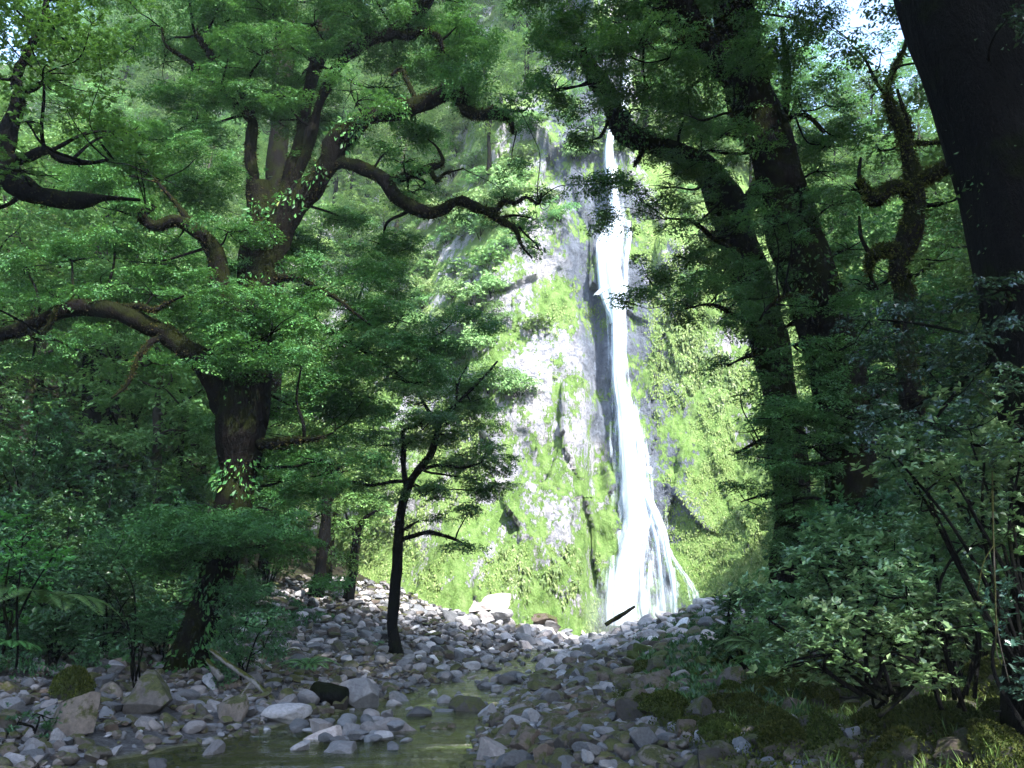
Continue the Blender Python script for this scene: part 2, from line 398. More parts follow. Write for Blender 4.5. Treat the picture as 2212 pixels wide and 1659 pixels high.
strand([(1440, 1185, 14), (1465, 1225, 13), (1490, 1260, 20), (1502, 1290, 28), (1510, 1318, 36)], .75, .5, .15)
strand([(1410, 1100, 12), (1395, 1150, 12), (1385, 1200, 14), (1385, 1260, 14), (1390, 1310, 16), (1395, 1350, 20)], .8, .55)
strand([(1405, 1120, 14), (1420, 1180, 10), (1428, 1250, 8), (1435, 1335, 10)], .9, .5)
strand([(1320, 1200, 20), (1318, 1260, 24), (1314, 1310, 30), (1318, 1350, 34)], .75, .7)
strand([(1395, 1120, 50), (1420, 1220, 90), (1425, 1340, 170)], .36, .3, .3, 20)
strand([(1394, 1010, 30), (1402, 1020, 26), (1404, 1024, 8)], .8, .6)
me = mk('waterfall', np.concatenate(FV), np.concatenate(FF), M['fall'])
a = me.attributes.new('dens', 'FLOAT', 'POINT'); a.data.foreach_set('value', np.concatenate(FD).astype(np.float32))
tag(link('waterfall', me), kind='structure')

# ------------------------------------------------------------------ leaves
def leaf_quads(pos, dirv, nrm, L, W, curl=.15):
    """pos (n,3) base; dirv, nrm (n,3) unit; L, W (n,) -> verts (n,4,3)"""
    side = np.cross(nrm, dirv); side /= np.linalg.norm(side, axis=1, keepdims=True)+1e-9
    L = L[:, None]; W = W[:, None]
    v = np.stack([pos, pos+dirv*L*.5+side*W*.5+nrm*L*.05, pos+dirv*L-nrm*L*curl, pos+dirv*L*.5-side*W*.5+nrm*L*.05], 1)
    return v
def unit(v): return v/(np.linalg.norm(v, axis=-1, keepdims=True)+1e-9)
def spray_tpl(rg, n, leaf, aspect=.55, fan=75, kind='fan'):
    if kind == 'fan':       # flat feathered spray of unit radius, growing along +x, leaves in the plane
        a = np.radians(rg.uniform(-fan, fan, n)); a = np.round(a/.32)*.32+rg.normal(0, .05, n)
        r = rg.random(n)**.6
        pos = np.stack([r*np.cos(a), r*np.sin(a)*.8, -.28*r**2+rg.normal(0, .04, n)], 1)
        da = a+rg.choice([-.8, .8], n)+rg.normal(0, .3, n)
        d = unit(np.stack([np.cos(da), np.sin(da), rg.normal(-.15, .25, n)], 1))
        nr = unit(np.stack([rg.normal(0, .35, n), rg.normal(0, .35, n), np.ones(n)], 1))
    else:                   # whorls: rosettes of larger leaves at twig tips
        k = max(1, n//7); c = rg.normal(0, .38, (k, 3)); c[:, 0] += .5; c[:, 2] *= .6
        idx = np.arange(n) % k; a = rg.uniform(0, 6.28, n); el = rg.uniform(-.1, .7, n)
        d = np.stack([np.cos(a)*np.cos(el), np.sin(a)*np.cos(el), np.sin(el)], 1)
        pos = c[idx]+rg.normal(0, .03, (n, 3)); d = unit(d+np.array([.3, 0, .1]))
        nr = unit(np.array([0, 0, 1.])-d*d[:, 2:3]+rg.normal(0, .2, (n, 3)))
    L = leaf*rg.uniform(.7, 1.3, n)
    return leaf_quads(pos, d, nr, L, L*aspect)
def leaves_mesh(name, pads, material, leaf=.09, spray=.42, per=34, dens=1., kind='fan', aspect=.55, seed=0, flat=.9, top=.4, fill=0.45):
    """pads: array rows (x,y,z,rx,ry,rz)."""
    rg = np.random.default_rng(seed+100)
    tpls = [spray_tpl(rg, per, leaf/spray, aspect, kind=kind) for _ in range(6)]
    VV = []; TT = []
    for pd in pads:
        c = np.array(pd[:3]); r = np.array(pd[3:6])
        area = (r[0]*r[1]+r[0]*r[2]+r[1]*r[2])/3
        m_ = max(3, int(dens*9*area/(spray**2)))
        u = unit(rg.normal(0, 1, (m_, 3))); u[:, 2] = np.where(rg.random(m_) < top, np.abs(u[:, 2]), u[:, 2])
        rad = np.where(rg.random(m_) < fill, rg.random(m_)**.5, rg.uniform(.75, 1.08, m_))[:, None]
        # lumpy outline
        lump = 1+.28*vn(u[:, 0]*2+c[0], u[:, 1]*2+c[1], u[:, 2]*2+c[2])[:, None]
        pos = c+u*rad*r*lump
        az = np.arctan2(u[:, 1], u[:, 0])+rg.normal(0, .7, m_)
        tilt = rg.normal(.12, .28, m_)*flat; roll = rg.normal(0, .35, m_)*flat
        ca, sa = np.cos(az), np.sin(az); ct, st = np.cos(tilt), np.sin(tilt); cr, sr = np.cos(roll), np.sin(roll)
        Rz = np.zeros((m_, 3, 3)); Rz[:, 0, 0] = ca; Rz[:, 0, 1] = -sa; Rz[:, 1, 0] = sa; Rz[:, 1, 1] = ca; Rz[:, 2, 2] = 1
        Ry = np.zeros((m_, 3, 3)); Ry[:, 0, 0] = ct; Ry[:, 0, 2] = st; Ry[:, 1, 1] = 1; Ry[:, 2, 0] = -st; Ry[:, 2, 2] = ct
        Rx = np.zeros((m_, 3, 3)); Rx[:, 0, 0] = 1; Rx[:, 1, 1] = cr; Rx[:, 1, 2] = -sr; Rx[:, 2, 1] = sr; Rx[:, 2, 2] = cr
        RM = Rz@Ry@Rx*(spray*rg.uniform(.7, 1.3, m_))[:, None, None]
        ti = rg.integers(0, 6, m_); T = np.stack(tpls)[ti]
        v = np.einsum('mij,mnkj->mnki', RM, T)+pos[:, None, None, :]-(RM[:, :, 0]*.5)[:, None, None, :]
        VV.append(v.reshape(-1, 3))
        TT.append((rg.random((m_, 1))*.5+rg.random((m_, per))*.5).reshape(-1))
    V = np.concatenate(VV); n = len(V)//4
    return mk(name, V, np.arange(n*4).reshape(n, 4), material, np.concatenate(TT), smooth=False)

# ------------------------------------------------------------------ tubes
def crom(p, n):
    p = np.array(p, float); q = np.vstack([2*p[0]-p[1], p, 2*p[-1]-p[-2]])
    res = []
    for i in range(len(p)-1):
        a, b_, c, d = q[i], q[i+1], q[i+2], q[i+3]
        for t in np.linspace(0, 1, n, endpoint=False):
            res.append(.5*((2*b_)+(-a+c)*t+(2*a-5*b_+4*c-d)*t*t+(-a+3*b_-3*c+d)*t**3))
    res.append(p[-1]); return np.array(res)
class Tubes:
    def __init__(s): s.V = []; s.F = []; s.n = 0; s.nodes = []
    def add(s, pts, seg=10, sub=5, rough=.18, wob=0., flare=1., nodes=True):
        q = crom(pts, sub); c = q[:, :3].copy(); r = np.maximum(q[:, 3], .003)
        if wob: c += wob*np.stack([vn(c[:, 0]*1.5+3, c[:, 1]*1.5, c[:, 2]*1.5), vn(c[:, 0]*1.5, c[:, 1]*1.5+7, c[:, 2]*1.5), vn(c[:, 0]*1.5, c[:, 1]*1.5, c[:, 2]*1.5+11)], 1)
        t = unit(np.gradient(c, axis=0)); up = np.array([.0, 1., .02]); x = np.cross(t, up)
        bad = np.linalg.norm(x, axis=1) < .1; x[bad] = np.cross(t[bad], [1, 0, 0]); x = unit(x); y = np.cross(t, x)
        a = np.linspace(0, 2*np.pi, seg, endpoint=False)
        ring = c[:, None]+(np.cos(a)[None, :, None]*x[:, None]+np.sin(a)[None, :, None]*y[:, None])*r[:, None, None]
        if rough:
            rr = r[:, None]
            d = fbm(ring[..., 0]*1.2/np.maximum(rr.mean(), .06)*.35, ring[..., 1]*3, ring[..., 2]*1.2/np.maximum(rr.mean(), .06)*.2, 3)*rough
            ring = c[:, None]+(ring-c[:, None])*(1+d)[..., None]
        n = len(c); V = np.vstack([ring.reshape(-1, 3), c[:1], c[-1:]])
        i = (np.arange(n-1)[:, None]*seg+np.arange(seg)[None]).reshape(-1)
        j = (np.arange(n-1)[:, None]*seg+(np.arange(seg)+1)[None] % seg).reshape(-1)
        s.F.append(np.stack([i, j, j+seg, i+seg], 1)+s.n)
        e = n*seg
        k = np.arange(seg); k2 = (k+1) % seg
        s.F.append(np.stack([k2, k, np.full(seg, e), np.full(seg, e)], 1)[:, :3]+s.n)
        s.F.append(np.stack([k+(n-1)*seg, k2+(n-1)*seg, np.full(seg, e+1)], 1)+s.n)
        s.V.append(V); s.n += len(V)
        if nodes: s.nodes.append(np.column_stack([c, r]))
    def mesh(s, name, m): return mk(name, np.concatenate(s.V), [np.concatenate([f for f in s.F if f.shape[1] == 4]), np.concatenate([f for f in s.F if f.shape[1] == 3])], m)
def pxpts(l):  # (px,py,Y,w_px) -> (x,y,z,r)
    return [tuple(P(a, b_, Y_))+(w_/2/F*Y_*1.0,) for a, b_, Y_, w_ in l]
def pxpad(l, Yd, jit=1.5, rg=None, depth=.9):
    o = []
    for q in l:
        a, b_, rx, rz = q[:4]; Y_ = q[4] if len(q) > 4 else Yd+rg.uniform(-jit, jit)
        c = P(a, b_, Y_); k = Y_/F
        o.append((c[0], c[1], c[2], rx*k, rx*k*depth, rz*k))
    return o
def twig_to(tb, nodes, pad, rg, r0=.03, maxd=6.):
    c = np.array(pad[:3]); d = np.linalg.norm(nodes[:, :3]-c, axis=1)+np.where(nodes[:, 2] > c[2]+.3, 1.2, 0); i = int(np.argmin(d))
    if d[i] > maxd: return
    s = nodes[i]; mid = (s[:3]+c)/2+rg.normal(0, .12, 3)*max(.3, d[i]*.5)+np.array([0, 0, -.05])
    rr = min(s[3]*.6, r0*(1+.25*d[i]))
    tb.add([tuple(s[:3])+(rr,), tuple(mid)+(rr*.75,), tuple(c)+(rr*.45,)], seg=6, sub=6, rough=.1, wob=.12, nodes=False)
    for k in range(5):
        a = rg.uniform(0, 6.28); rad = np.array(pad[3:6])*rg.uniform(.6, 1.)
        e = c+np.array([math.cos(a)*rad[0], math.sin(a)*rad[1], rg.uniform(-.4, .6)*rad[2]])
        m_ = (c+e)/2+rg.normal(0, .06, 3)*rad[0]
        tb.add([tuple(c)+(rr*.45,), tuple(m_)+(rr*.3,), tuple(e)+(rr*.14,)], seg=4, sub=5, rough=0, wob=.08, nodes=False)
def fuzz(nodes_list, rg, n, size=.05, hang=.3, rmin=.03, clump=None):
    """short moss blades standing off the limbs"""
    N = np.concatenate([q[q[:, 3] > rmin] for q in nodes_list if (q[:, 3] > rmin).sum() > 0])
    i = rg.integers(0, len(N), n*2); r_ = N[i, 3]; keep = rg.random(n*2) < np.clip(r_/r_.mean(), .2, 1); i = i[keep][:n]; n = len(i)
    nx_ = np.roll(N, -1, 0)[i]; t = rg.random(n)[:, None]
    seglen = np.linalg.norm(nx_[:, :3]-N[i, :3], axis=1)
    c = np.where((seglen < .8)[:, None], N[i, :3]*(1-t)+nx_[:, :3]*t, N[i, :3])
    d = unit(rg.normal(0, 1, (n, 3))); pos = c+d*N[i, 3][:, None]*.97
    if clump is not None:
        kk = vn(pos[:, 0]*1.6+5, pos[:, 1]*1.6, pos[:, 2]*1.6) > clump; d, pos = d[kk], pos[kk]; n = len(pos)
        pos = pos+d*rg.uniform(0, size, n)[:, None]
    dirv = unit(d+rg.normal(0, .4, (n, 3))+np.array([0, 0, -hang]))
    L = size*rg.uniform(.5, 1.6, n)
    v = leaf_quads(pos, dirv, unit(rg.normal(0, 1, (n, 3))), L, L*.45)
    return v.reshape(-1, 3), rg.random(n)
def fuzz_mesh(name, nl, rg, n, size, m, **k):
    v, t = fuzz(nl, rg, n, size, **k); c = len(v)//4
    return mk(name, v, np.arange(c*4).reshape(c, 4), m, t, smooth=False)

def hero(name, label, cat, trunk, limbs, pads, Yd, leafm, barkm, seed, leaf=.085, spray=.42, dens=1., per=34, kind='fan', jit=1.5, moss=6000, mosssize=.05, group=None, aspect=.55, extra=0, twr=.03, fuzzm='mossfuzz', limbm=None, rough=.2, flat=.9, epi=0, epis=.12):
    rg = np.random.default_rng(seed)
    tk = pxpts(trunk); base = np.array(tk[0][:3]); root = empty(name, base)
    tag(root, label, cat, group)
    t = Tubes(); t.add(tk, seg=20, sub=8, rough=rough)
    lbs = []
    for l in limbs:
        q_ = Tubes(); q_.add(pxpts(l), seg=12, sub=7, rough=rough, wob=.03); lbs.append(q_)
    lbn = [q_.nodes[0] for q_ in lbs]
    nodes = np.concatenate(t.nodes+lbn)
    pd = pxpad(pads, Yd, jit, rg)
    # scatter extra small pads round limb nodes
    for k in range(extra):
        nd = nodes[rg.integers(0, len(nodes))]; rr = rg.uniform(.35, .7)
        c = nd[:3]+rg.normal(0, .8, 3)+np.array([0, 0, .3]); a_, b_, _ = proj(c)
        if 1000 < a_ < 1660 and b_ > 620: continue
        pd.append((c[0], c[1], c[2], rr, rr, rr*.45))
    # every pad breaks into overlapping sub-pads for an uneven outline
    sub = []
    for q in pd:
        r = np.array(q[3:6])
        k = 5 if r[0] > .6 else 3
        for j in range(k):
            u = rg.normal(0, .55, 3); s_ = rg.uniform(.42, .72)
            sub.append((q[0]+u[0]*r[0], q[1]+u[1]*r[1], q[2]+u[2]*r[2], r[0]*s_, r[1]*s_, r[2]*s_*.85))
    tw = Tubes()
    for q in pd: twig_to(tw, nodes, q, rg, twr)
    def child(nm, me):
        o = link(nm, me); o.parent = root; o.matrix_parent_inverse = Matrix.Translation(-Vector(base)); return o
    child('trunk', t.mesh('trunk', M[barkm]))
    for q_ in lbs: child('branch', q_.mesh('branch', M[limbm or barkm]))
    if tw.V: child('twigs', tw.mesh('twigs', M['bark_dark']))['kind'] = 'stuff'
    if sub: child('crown', leaves_mesh('crown', sub, M[leafm], leaf, spray, per, dens, kind, aspect, seed, flat=flat))
    if epi:
        o = child('epiphytes', fuzz_mesh('epiphytes', t.nodes+lbn[:8], rg, epi, epis, M['beech'], hang=.9, rmin=.17 if epis > .05 else .1, clump=.12)); o['kind'] = 'stuff'
    if moss:
        o = child('moss', fuzz_mesh('moss', t.nodes+lbn, rg, moss, mosssize, M[fuzzm])); o['kind'] = 'stuff'
    return root


SC.cycles.max_bounces = 6; SC.cycles.diffuse_bounces = 3; SC.cycles.glossy_bounces = 2; SC.cycles.transparent_max_bounces = 12

# ------------------------------------------------------------------ stones
def ico(sub):
    import bmesh
    bm = bmesh.new(); bmesh.ops.create_icosphere(bm, subdivisions=sub, radius=1)
    V = np.array([v.co[:] for v in bm.verts]); Fc = np.array([[v.index for v in f.verts] for f in bm.faces]); bm.free(); return V, Fc
ICO = {k: ico(k) for k in (2, 3, 5)}
def rockV(sub, seed, angular=.5, noise=.1):
    rg = np.random.default_rng(seed); V, Fc = ICO[sub]; V = V.copy()
    for k in range(13):
        d = unit(rg.normal(0, 1, 3)); t = rg.uniform(.38, .82) if angular > .3 else rg.uniform(.6, .95)
        s = V@d; V -= np.clip(s-t, 0, None)[:, None]*d*(1. if angular > .3 else .8)
    V *= np.array([1, rg.uniform(.65, .95), rg.uniform(.45, .75)])
    nrm = unit(V)
    V += nrm*(noise*fbm(V[:, 0]*1.3+seed, V[:, 1]*1.3, V[:, 2]*1.3, 3))[:, None]
    if sub >= 4: V += nrm*(noise*.35*fbm(V[:, 0]*5+seed, V[:, 1]*5, V[:, 2]*5, 4))[:, None]
    return V, Fc
HR = [rockV(5, 300+i, .6 if i % 3 else .2, .06) for i in range(9)]
HRM = [mk('stone', v, f, M['stone']) for v, f in HR]
LR = [rockV(2, 500+i, .6 if i % 3 else .2, .08) for i in range(12)]
MR = [rockV(3, 500+i, .6 if i % 3 else .2, .08) for i in range(12)]

def moss_coat(i, n=2600):
    V, Fc = HR[i]; rg_ = np.random.default_rng(600+i); T = V[Fc]; nr = unit(np.cross(T[:, 1]-T[:, 0], T[:, 2]-T[:, 0]))
    cen = T.mean(1); wgt = np.clip(nr[:, 2]+.35+.6*fbm(cen[:, 0]*2+i, cen[:, 1]*2, cen[:, 2]*2, 3), 0, 1)*np.linalg.norm(np.cross(T[:, 1]-T[:, 0], T[:, 2]-T[:, 0]), axis=1)
    k = rg_.choice(len(Fc), n, p=wgt/wgt.sum()); d = unit(nr[k]+rg_.normal(0, .55, (n, 3))); L = rg_.uniform(.05, .15, n)
    v = leaf_quads(cen[k]-nr[k]*.01, d, unit(np.cross(d, rg_.normal(0, 1, (n, 3)))), L, L*.5).reshape(-1, 3)
    return mk('moss', v, np.arange(n*4).reshape(n, 4), M['mossgreen'], rg_.random(n), smooth=False)
COAT = [moss_coat(i) for i in range(9)]
def coat(o, s):
    c = link('moss', COAT[s]); c.parent = o; c['kind'] = 'stuff'
def ghit(px, py):
    """first ground point under a line of sight"""
    d = P(px, py, 1.0)-np.array([0, 0, CAMZ]); t = np.arange(4, 60, .03)
    g = hgt(d[0]*t, t); k = np.argmax(CAMZ+d[2]*t < g)
    return np.array([d[0]*t[k], t[k], g[k]]) if (CAMZ+d[2]*t < g).any() else P(px, py, 45)
def boulder(name, label, px, pybase, wpx, hpx, shape, matn, group=None, sink=.18, rz=0., cat='rock', Yf=None):
    g = ghit(px, pybase) if Yf is None else P(px, pybase, Yf)
    k = g[1]/F; V, _ = HR[shape]; ext = V.max(0)-V.min(0)
    sx, sz = wpx*k/ext[0], hpx*k/ext[2]*(1+sink)
    o = link(name, HRM[shape]); o.material_slots[0].link = 'OBJECT'; o.material_slots[0].material = M[matn]
    o.scale = (sx, (sx+sz)/2, sz); o.rotation_euler = (0, 0, rz)
    o.location = (g[0], g[1]+.3*sx, g[2]-V[:, 2].min()*sz-sink*hpx*k)
    tag(o, label, cat, group)
    if matn == 'stone_moss': coat(o, shape)
    return o
BL = [
 ('boulder', 'big brown angular boulder on the left bank below the dark undergrowth', 308, 1542, 98, 82, 1, 'stone_rough', 0),
 ('boulder', 'dark mossy round boulder on the left bank above the rough brown ones', 150, 1512, 82, 62, 0, 'stone_moss', 1),
 ('boulder', 'rough pinkish brown boulder at the water edge near the left border', 150, 1590, 95, 84, 4, 'stone_rough', .4),
 ('boulder', 'grey rounded boulder just right of the big brown angular boulder', 488, 1556, 68, 50, 2, 'stone_rough', .2),
 ('boulder', 'smooth upright grey block beside the black log left of the stream', 784, 1540, 88, 68, 5, 'stone', .3),
 ('boulder', 'flat pale slab at the water edge on the left bank', 612, 1562, 100, 36, 3, 'stone_pale', .1),
 ('boulder', 'brown wet boulder alone in the middle of the stream', 1010, 1552, 80, 44, 6, 'stone_rough', 0),
 ('boulder', 'low rounded pale boulder on the small islet in the stream', 845, 1602, 100, 46, 0, 'stone', .2),
 ('boulder', 'cracked pale boulder on the left end of the islet', 700, 1620, 78, 44, 4, 'stone_pale', .9),
 ('boulder', 'pale boulder on the islet beside the cracked one', 752, 1612, 64, 44, 7, 'stone', .5),
 ('boulder', 'grey boulder in front of the islet at the water edge', 735, 1650, 82, 40, 8, 'stone', .3),
 ('boulder', 'pale wedge shaped stone right of the smooth grey block', 862, 1530, 54, 34, 1, 'stone', 2),
 ('boulder', 'dark flat stone between islet and brown midstream boulder', 948, 1592, 66, 28, 3, 'stone_rough', 0),
 ('boulder', 'low pale stone between the islet and the brown midstream boulder', 960, 1556, 62, 20, 8, 'stone', .2),
 ('boulder', 'long brown stone lying on the gravel right of the stream', 1066, 1640, 78, 40, 2, 'stone_rough', .2),
 ('boulder', 'pale wide stone where the stream narrows', 1112, 1478, 66, 26, 0, 'stone', .3),
 ('boulder', 'rounded pale stone on the right shore beyond the wide stone', 1150, 1502, 60, 26, 7, 'stone', .9),
 ('boulder', 'dark rough boulder on the crest of the right gravel bank', 1420, 1498, 82, 46, 4, 'stone_rough', .5),
 ('boulder', 'brown rough boulder in the middle of the right gravel bank', 1370, 1556, 76, 44, 1, 'stone_rough', 1.5),
 ('boulder', 'tall narrow grey stone standing in the right gravel', 1392, 1640, 60, 60, 5, 'stone', .7),
 ('boulder', 'round mossy boulder under the roots on the right bank', 1838, 1502, 96, 62, 0, 'stone_moss', .2),
 ('boulder', 'pale lichened boulder beside the mossy one on the right bank', 1905, 1510, 62, 50, 4, 'stone_pale', 2),
 ('boulder', 'pair of moss and lichen covered stone on the right bank, left one', 1735, 1490, 60, 40, 7, 'stone_rough', 1),
 ('boulder', 'biggest domed mossy boulder near the lower right corner', 2025, 1618, 130, 96, 0, 'stone_moss', .3),
 ('boulder', 'dark mossy boulder in the lower right corner of the bank', 2160, 1655, 120, 84, 6, 'stone_moss', .9),
 ('boulder', 'mossy hump left of the biggest domed boulder', 1900, 1600, 96, 56, 2, 'stone_moss', .9),
 ('boulder', 'long mossy boulder at the foot of the right bank', 1700, 1640, 128, 62, 8, 'stone_moss', .5),
 ('boulder', 'mossy stone below the lichened pair on the right bank', 1620, 1560, 86, 54, 0, 'stone_moss', 2),
]
placed = []
for n_, l_, a, b_, w_, h_, s_, m_, rz in BL:
    o = boulder(n_, l_, a, b_, w_, h_, s_, m_, rz=rz); placed.append((o.location.x, o.location.y, max(o.scale)))
boulder('cliff_slab', 'large white sunlit slab lying on the mossy cliff foot', 1058, 1310, 104, 28, 4, 'stone_pale', Yf=41.2, sink=.5)
boulder('cliff_slab', 'small white sunlit stone below the large white slab', 1078, 1336, 56, 22, 7, 'stone_pale', Yf=41.0)
boulder('cliff_slab', 'pale pinkish rock at the end of the stream bed under the cliff', 1040, 1386, 90, 48, 0, 'stone_pale', Yf=40.2)
boulder('cliff_slab', 'long low pale ledge at the cliff foot behind the stream bed', 1150, 1384, 130, 28, 8, 'stone_pale', Yf=41.0)
boulder('cliff_slab', 'grey pointed rock leaning on the mossy foot right of the slender tree', 905, 1352, 60, 44, 1, 'stone', Yf=37.5)
boulder('cliff_slab', 'tilted brown slab on the moss between pale ledge and waterfall', 1180, 1352, 70, 26, 5, 'stone_rough', Yf=42.5)

rg = np.random.default_rng(5)
cand = []
def zone(n, y0, y1, side, d0, d1, r0, r1, kinds, pw=2.2):
    yy = y0+(y1-y0)*rg.random(n); d = d0+(d1-d0)*rg.random(n)
    xx = np.interp(yy, YS, LS)-d if side == 'L' else np.interp(yy, YS, RS)+d
    r = r0+(r1-r0)*rg.random(n)**pw
    z = hgt(xx, yy)
    for i in range(n): cand.append((xx[i], yy[i], z[i], r[i], kinds[rg.integers(len(kinds))], side))
zone(1000, 9, 24, 'L', .0, 5.2, .08, .25, ['stone', 'stone_rough'], 2.6)
zone(3800, 9, 26, 'L', -.4, 6, .035, .12, ['stone', 'stone_rough'], 1.5)
zone(6000, 22, 43, 'L', -.3, 9, .05, .26, ['stone', 'stone', 'stone_rough', 'stone_pale'], 3)
zone(1300, 7, 24, 'R', .1, 3.1, .08, .27, ['stone', 'stone_rough', 'stone_rough'], 2.6)
zone(5200, 7, 26, 'R', -.2, 3.6, .04, .12, ['stone', 'stone_rough', 'stone_rough'], 1.5)
zone(2800, 22, 44, 'R', -.4, 5.5, .07, .3, ['stone', 'stone_pale', 'stone_pale', 'stone_rough'], 3)
zone(1300, 5.5, 24, 'R', 2.1, 9, .09, .34, ['stone_moss', 'stone_moss', 'stone_rough'], 2)
zone(350, 36, 45, 'L', -4.5, 4.0, .12, .5, ['stone_pale', 'stone_pale', 'stone'], 2)
zone(500, 34, 44, 'R', -3.2, 5.0, .10, .42, ['stone_pale', 'stone_pale', 'stone'], 2)
# stones in the stream itself
for i in range(260):
    y = rg.uniform(9.5, 44); x = rg.uniform(np.interp(y, YS, LS), np.interp(y, YS, RS)); r = .05+.16*rg.random()**1.8
    if y < 16 and x < -2.6 and rg.random() < .7: continue
    a, b_, _ = proj((x, y, 0))
    if 880 < a < 1010 and 1570 < b_ < 1640: continue
    cand.append((x, y, zw(y)-.1+r*.2, r, 'stone_wet' if rg.random() < .3 else 'stone', 'M'))
for i in range(46):   # islet
    c = ghit(760+rg.normal(0, 60), 1610+rg.normal(0, 14)); cand.append((c[0], c[1], zw(c[1])-.03, rg.uniform(.08, .2), 'stone', 'M'))
C = np.array([(c[0], c[1], c[2], c[3]) for c in cand])
ax, ay, ad = proj(C[:, :3]); size = C[:, 3]/ad*F
ok = (ax > -30) & (ax < 2240) & (ay < 1690)
for bx, by, br in placed: ok &= (C[:, 0]-bx)**2+(C[:, 1]-by)**2 > (br*.8)**2
# relax the big ones apart
order = np.argsort(-size); keep = np.zeros(len(C), bool); big = []
for i in order:
    if not ok[i]: continue
    if C[i, 3] > .13:
        if any((C[i, 0]-q[0])**2+(C[i, 1]-q[1])**2 < (.62*(C[i, 3]+q[3]))**2 for q in big): continue
        big.append(C[i])
    keep[i] = True
idx = [i for i in order if keep[i]]
# indices hidden behind nothing: the 262 that show largest become things
LAB = {
 ('stone', 'L', 0): ('grey river stone in the gravel of the near left bank', 'grey stones of the near left bank'),
 ('stone_rough', 'L', 0): ('rough brown stone in the gravel of the near left bank', 'brown stones of the near left bank'),
 ('stone', 'R', 0): ('grey river stone in the gravel of the near right bank', 'grey stones of the near right bank'),
 ('stone_rough', 'R', 0): ('rough brown stone in the gravel of the near right bank', 'brown stones of the near right bank'),
 ('stone_moss', 'R', 0): ('moss covered stone on the shady bank at lower right', 'mossy stones of the right bank'),
 ('stone', 'M', 0): ('grey stone sitting in the shallow stream', 'grey stones in the stream'),
 ('stone_wet', 'M', 0): ('dark wet stone sitting in the shallow stream', 'dark wet stones in the stream'),
}
def lab(kd, side):
    if (kd, side, 0) in LAB: return LAB[(kd, side, 0)]
    return ('pale sunlit stone at the far end of the stream bed', 'pale stones at the far end')
nt_ = 0; rest = []
for j, i in enumerate(idx):
    x, y, z, r, kd, side = cand[i]
    if nt_ < 262:
        s = rg.integers(9); o = link('river_stone', HRM[s]); o.material_slots[0].link = 'OBJECT'; o.material_slots[0].material = M[kd]
        o.scale = (r*rg.uniform(.9, 1.25), r*rg.uniform(.8, 1.1), r*rg.uniform(.85, 1.2)); o.rotation_euler = (rg.normal(0, .2), rg.normal(0, .2), rg.uniform(0, 6.28))
        o.location = (x, y, z+r*rg.uniform(.12, .34)); l_, g_ = lab(kd, side); tag(o, l_, 'rock', g_); nt_ += 1
        if kd == 'stone_moss': coat(o, s)
    else: rest.append(i)
for kd in ('stone', 'stone_rough', 'stone_moss', 'stone_pale', 'stone_wet'):
    VV, FF_, TT, n = [], [], [], 0
    for i in rest:
        x, y, z, r, k2, side = cand[i]
        if k2 != kd: continue
        q = rg.integers(12); V, Fc = (MR if r/y*F/2.16 > 7 else LR)[q]
        a = rg.uniform(0, 6.28); ca, sa = math.cos(a), math.sin(a); t1, t2 = rg.normal(0, .25, 2)
        RM = np.array([[ca, -sa, 0], [sa, ca, 0], [0, 0, 1]])@np.array([[1, 0, t1], [0, 1, t2], [-t1, -t2, 1]])
        VV.append((V*np.array([rg.uniform(.85, 1.3), 1, rg.uniform(.8, 1.2)])*r)@RM.T+np.array([x, y, z+r*rg.uniform(.15, .6)]))
        FF_.append(Fc+n); n += len(V); TT.append(np.full(len(Fc), rg.random()))
    if VV:
        me = mk('gravel', np.concatenate(VV), np.concatenate(FF_), M[kd], np.concatenate(TT), smooth=False)
        nmn = {'stone': 'grey_gravel', 'stone_rough': 'brown_gravel', 'stone_moss': 'mossy_gravel', 'stone_pale': 'pale_gravel', 'stone_wet': 'wet_gravel'}[kd]
        tag(link(nmn, me), nmn.replace('_', ' ')+' covering the stream banks below the trees', 'gravel', None, 'stuff')

# ------------------------------------------------------------------ driftwood
def log(name, label, pts, matn='bark_grey', cat='driftwood', seg=10, rough=.12, branches=()):
    p = pxpts(pts); base = p[0][:3]; t = Tubes(); t.add(p, seg=seg, sub=6, rough=rough, wob=.02)
    for b_ in branches: t.add(pxpts(b_), seg=6, sub=5, rough=.1)
    me = t.mesh(name, M[matn]); me.transform(Matrix.Translation(-Vector(base)))
    o = link(name, me); o.location = base; tag(o, label, cat)
def YG(px, py): return float(ghit(px, py)[1])
y1 = YG(592, 1525)
log('driftwood_log', 'long pale bare log leaning down to the water on the left bank', [(455, 1402, y1+.7, 7), (500, 1440, y1+.5, 11), (545, 1472, y1+.3, 11), (592, 1516, y1+.1, 7)], branches=[[(545, 1472, y1+.3, 6), (520, 1500, y1, 5), (505, 1520, y1-.1, 3)]])
log('driftwood_log', 'short thick broken stub behind the long pale log', [(447, 1425, y1+1.2, 8), (462, 1445, y1+1, 13), (478, 1466, y1+.9, 15)])
y1 = YG(660, 1492)
log('driftwood_log', 'bent grey stick lying on the left scree above the black log', [(636, 1456, y1+1.5, 9), (665, 1466, y1+1, 11), (684, 1474, y1+.6, 10), (655, 1484, y1+.2, 9), (638, 1494, y1, 7)])
y1 = YG(715, 1530)
log('driftwood_log', 'thick black log end beside the smooth grey block', [(680, 1492, y1+.3, 34), (705, 1500, y1+.2, 42), (745, 1506, y1+.1, 40)], 'bark_dark')
log('driftwood_log', 'dark stick pointing up right in front of the waterfall foot', [(1308, 1350, 36, 8), (1338, 1332, 36, 9), (1371, 1310, 36, 6)], 'bark_moss')
y1 = YG(1900, 1480)
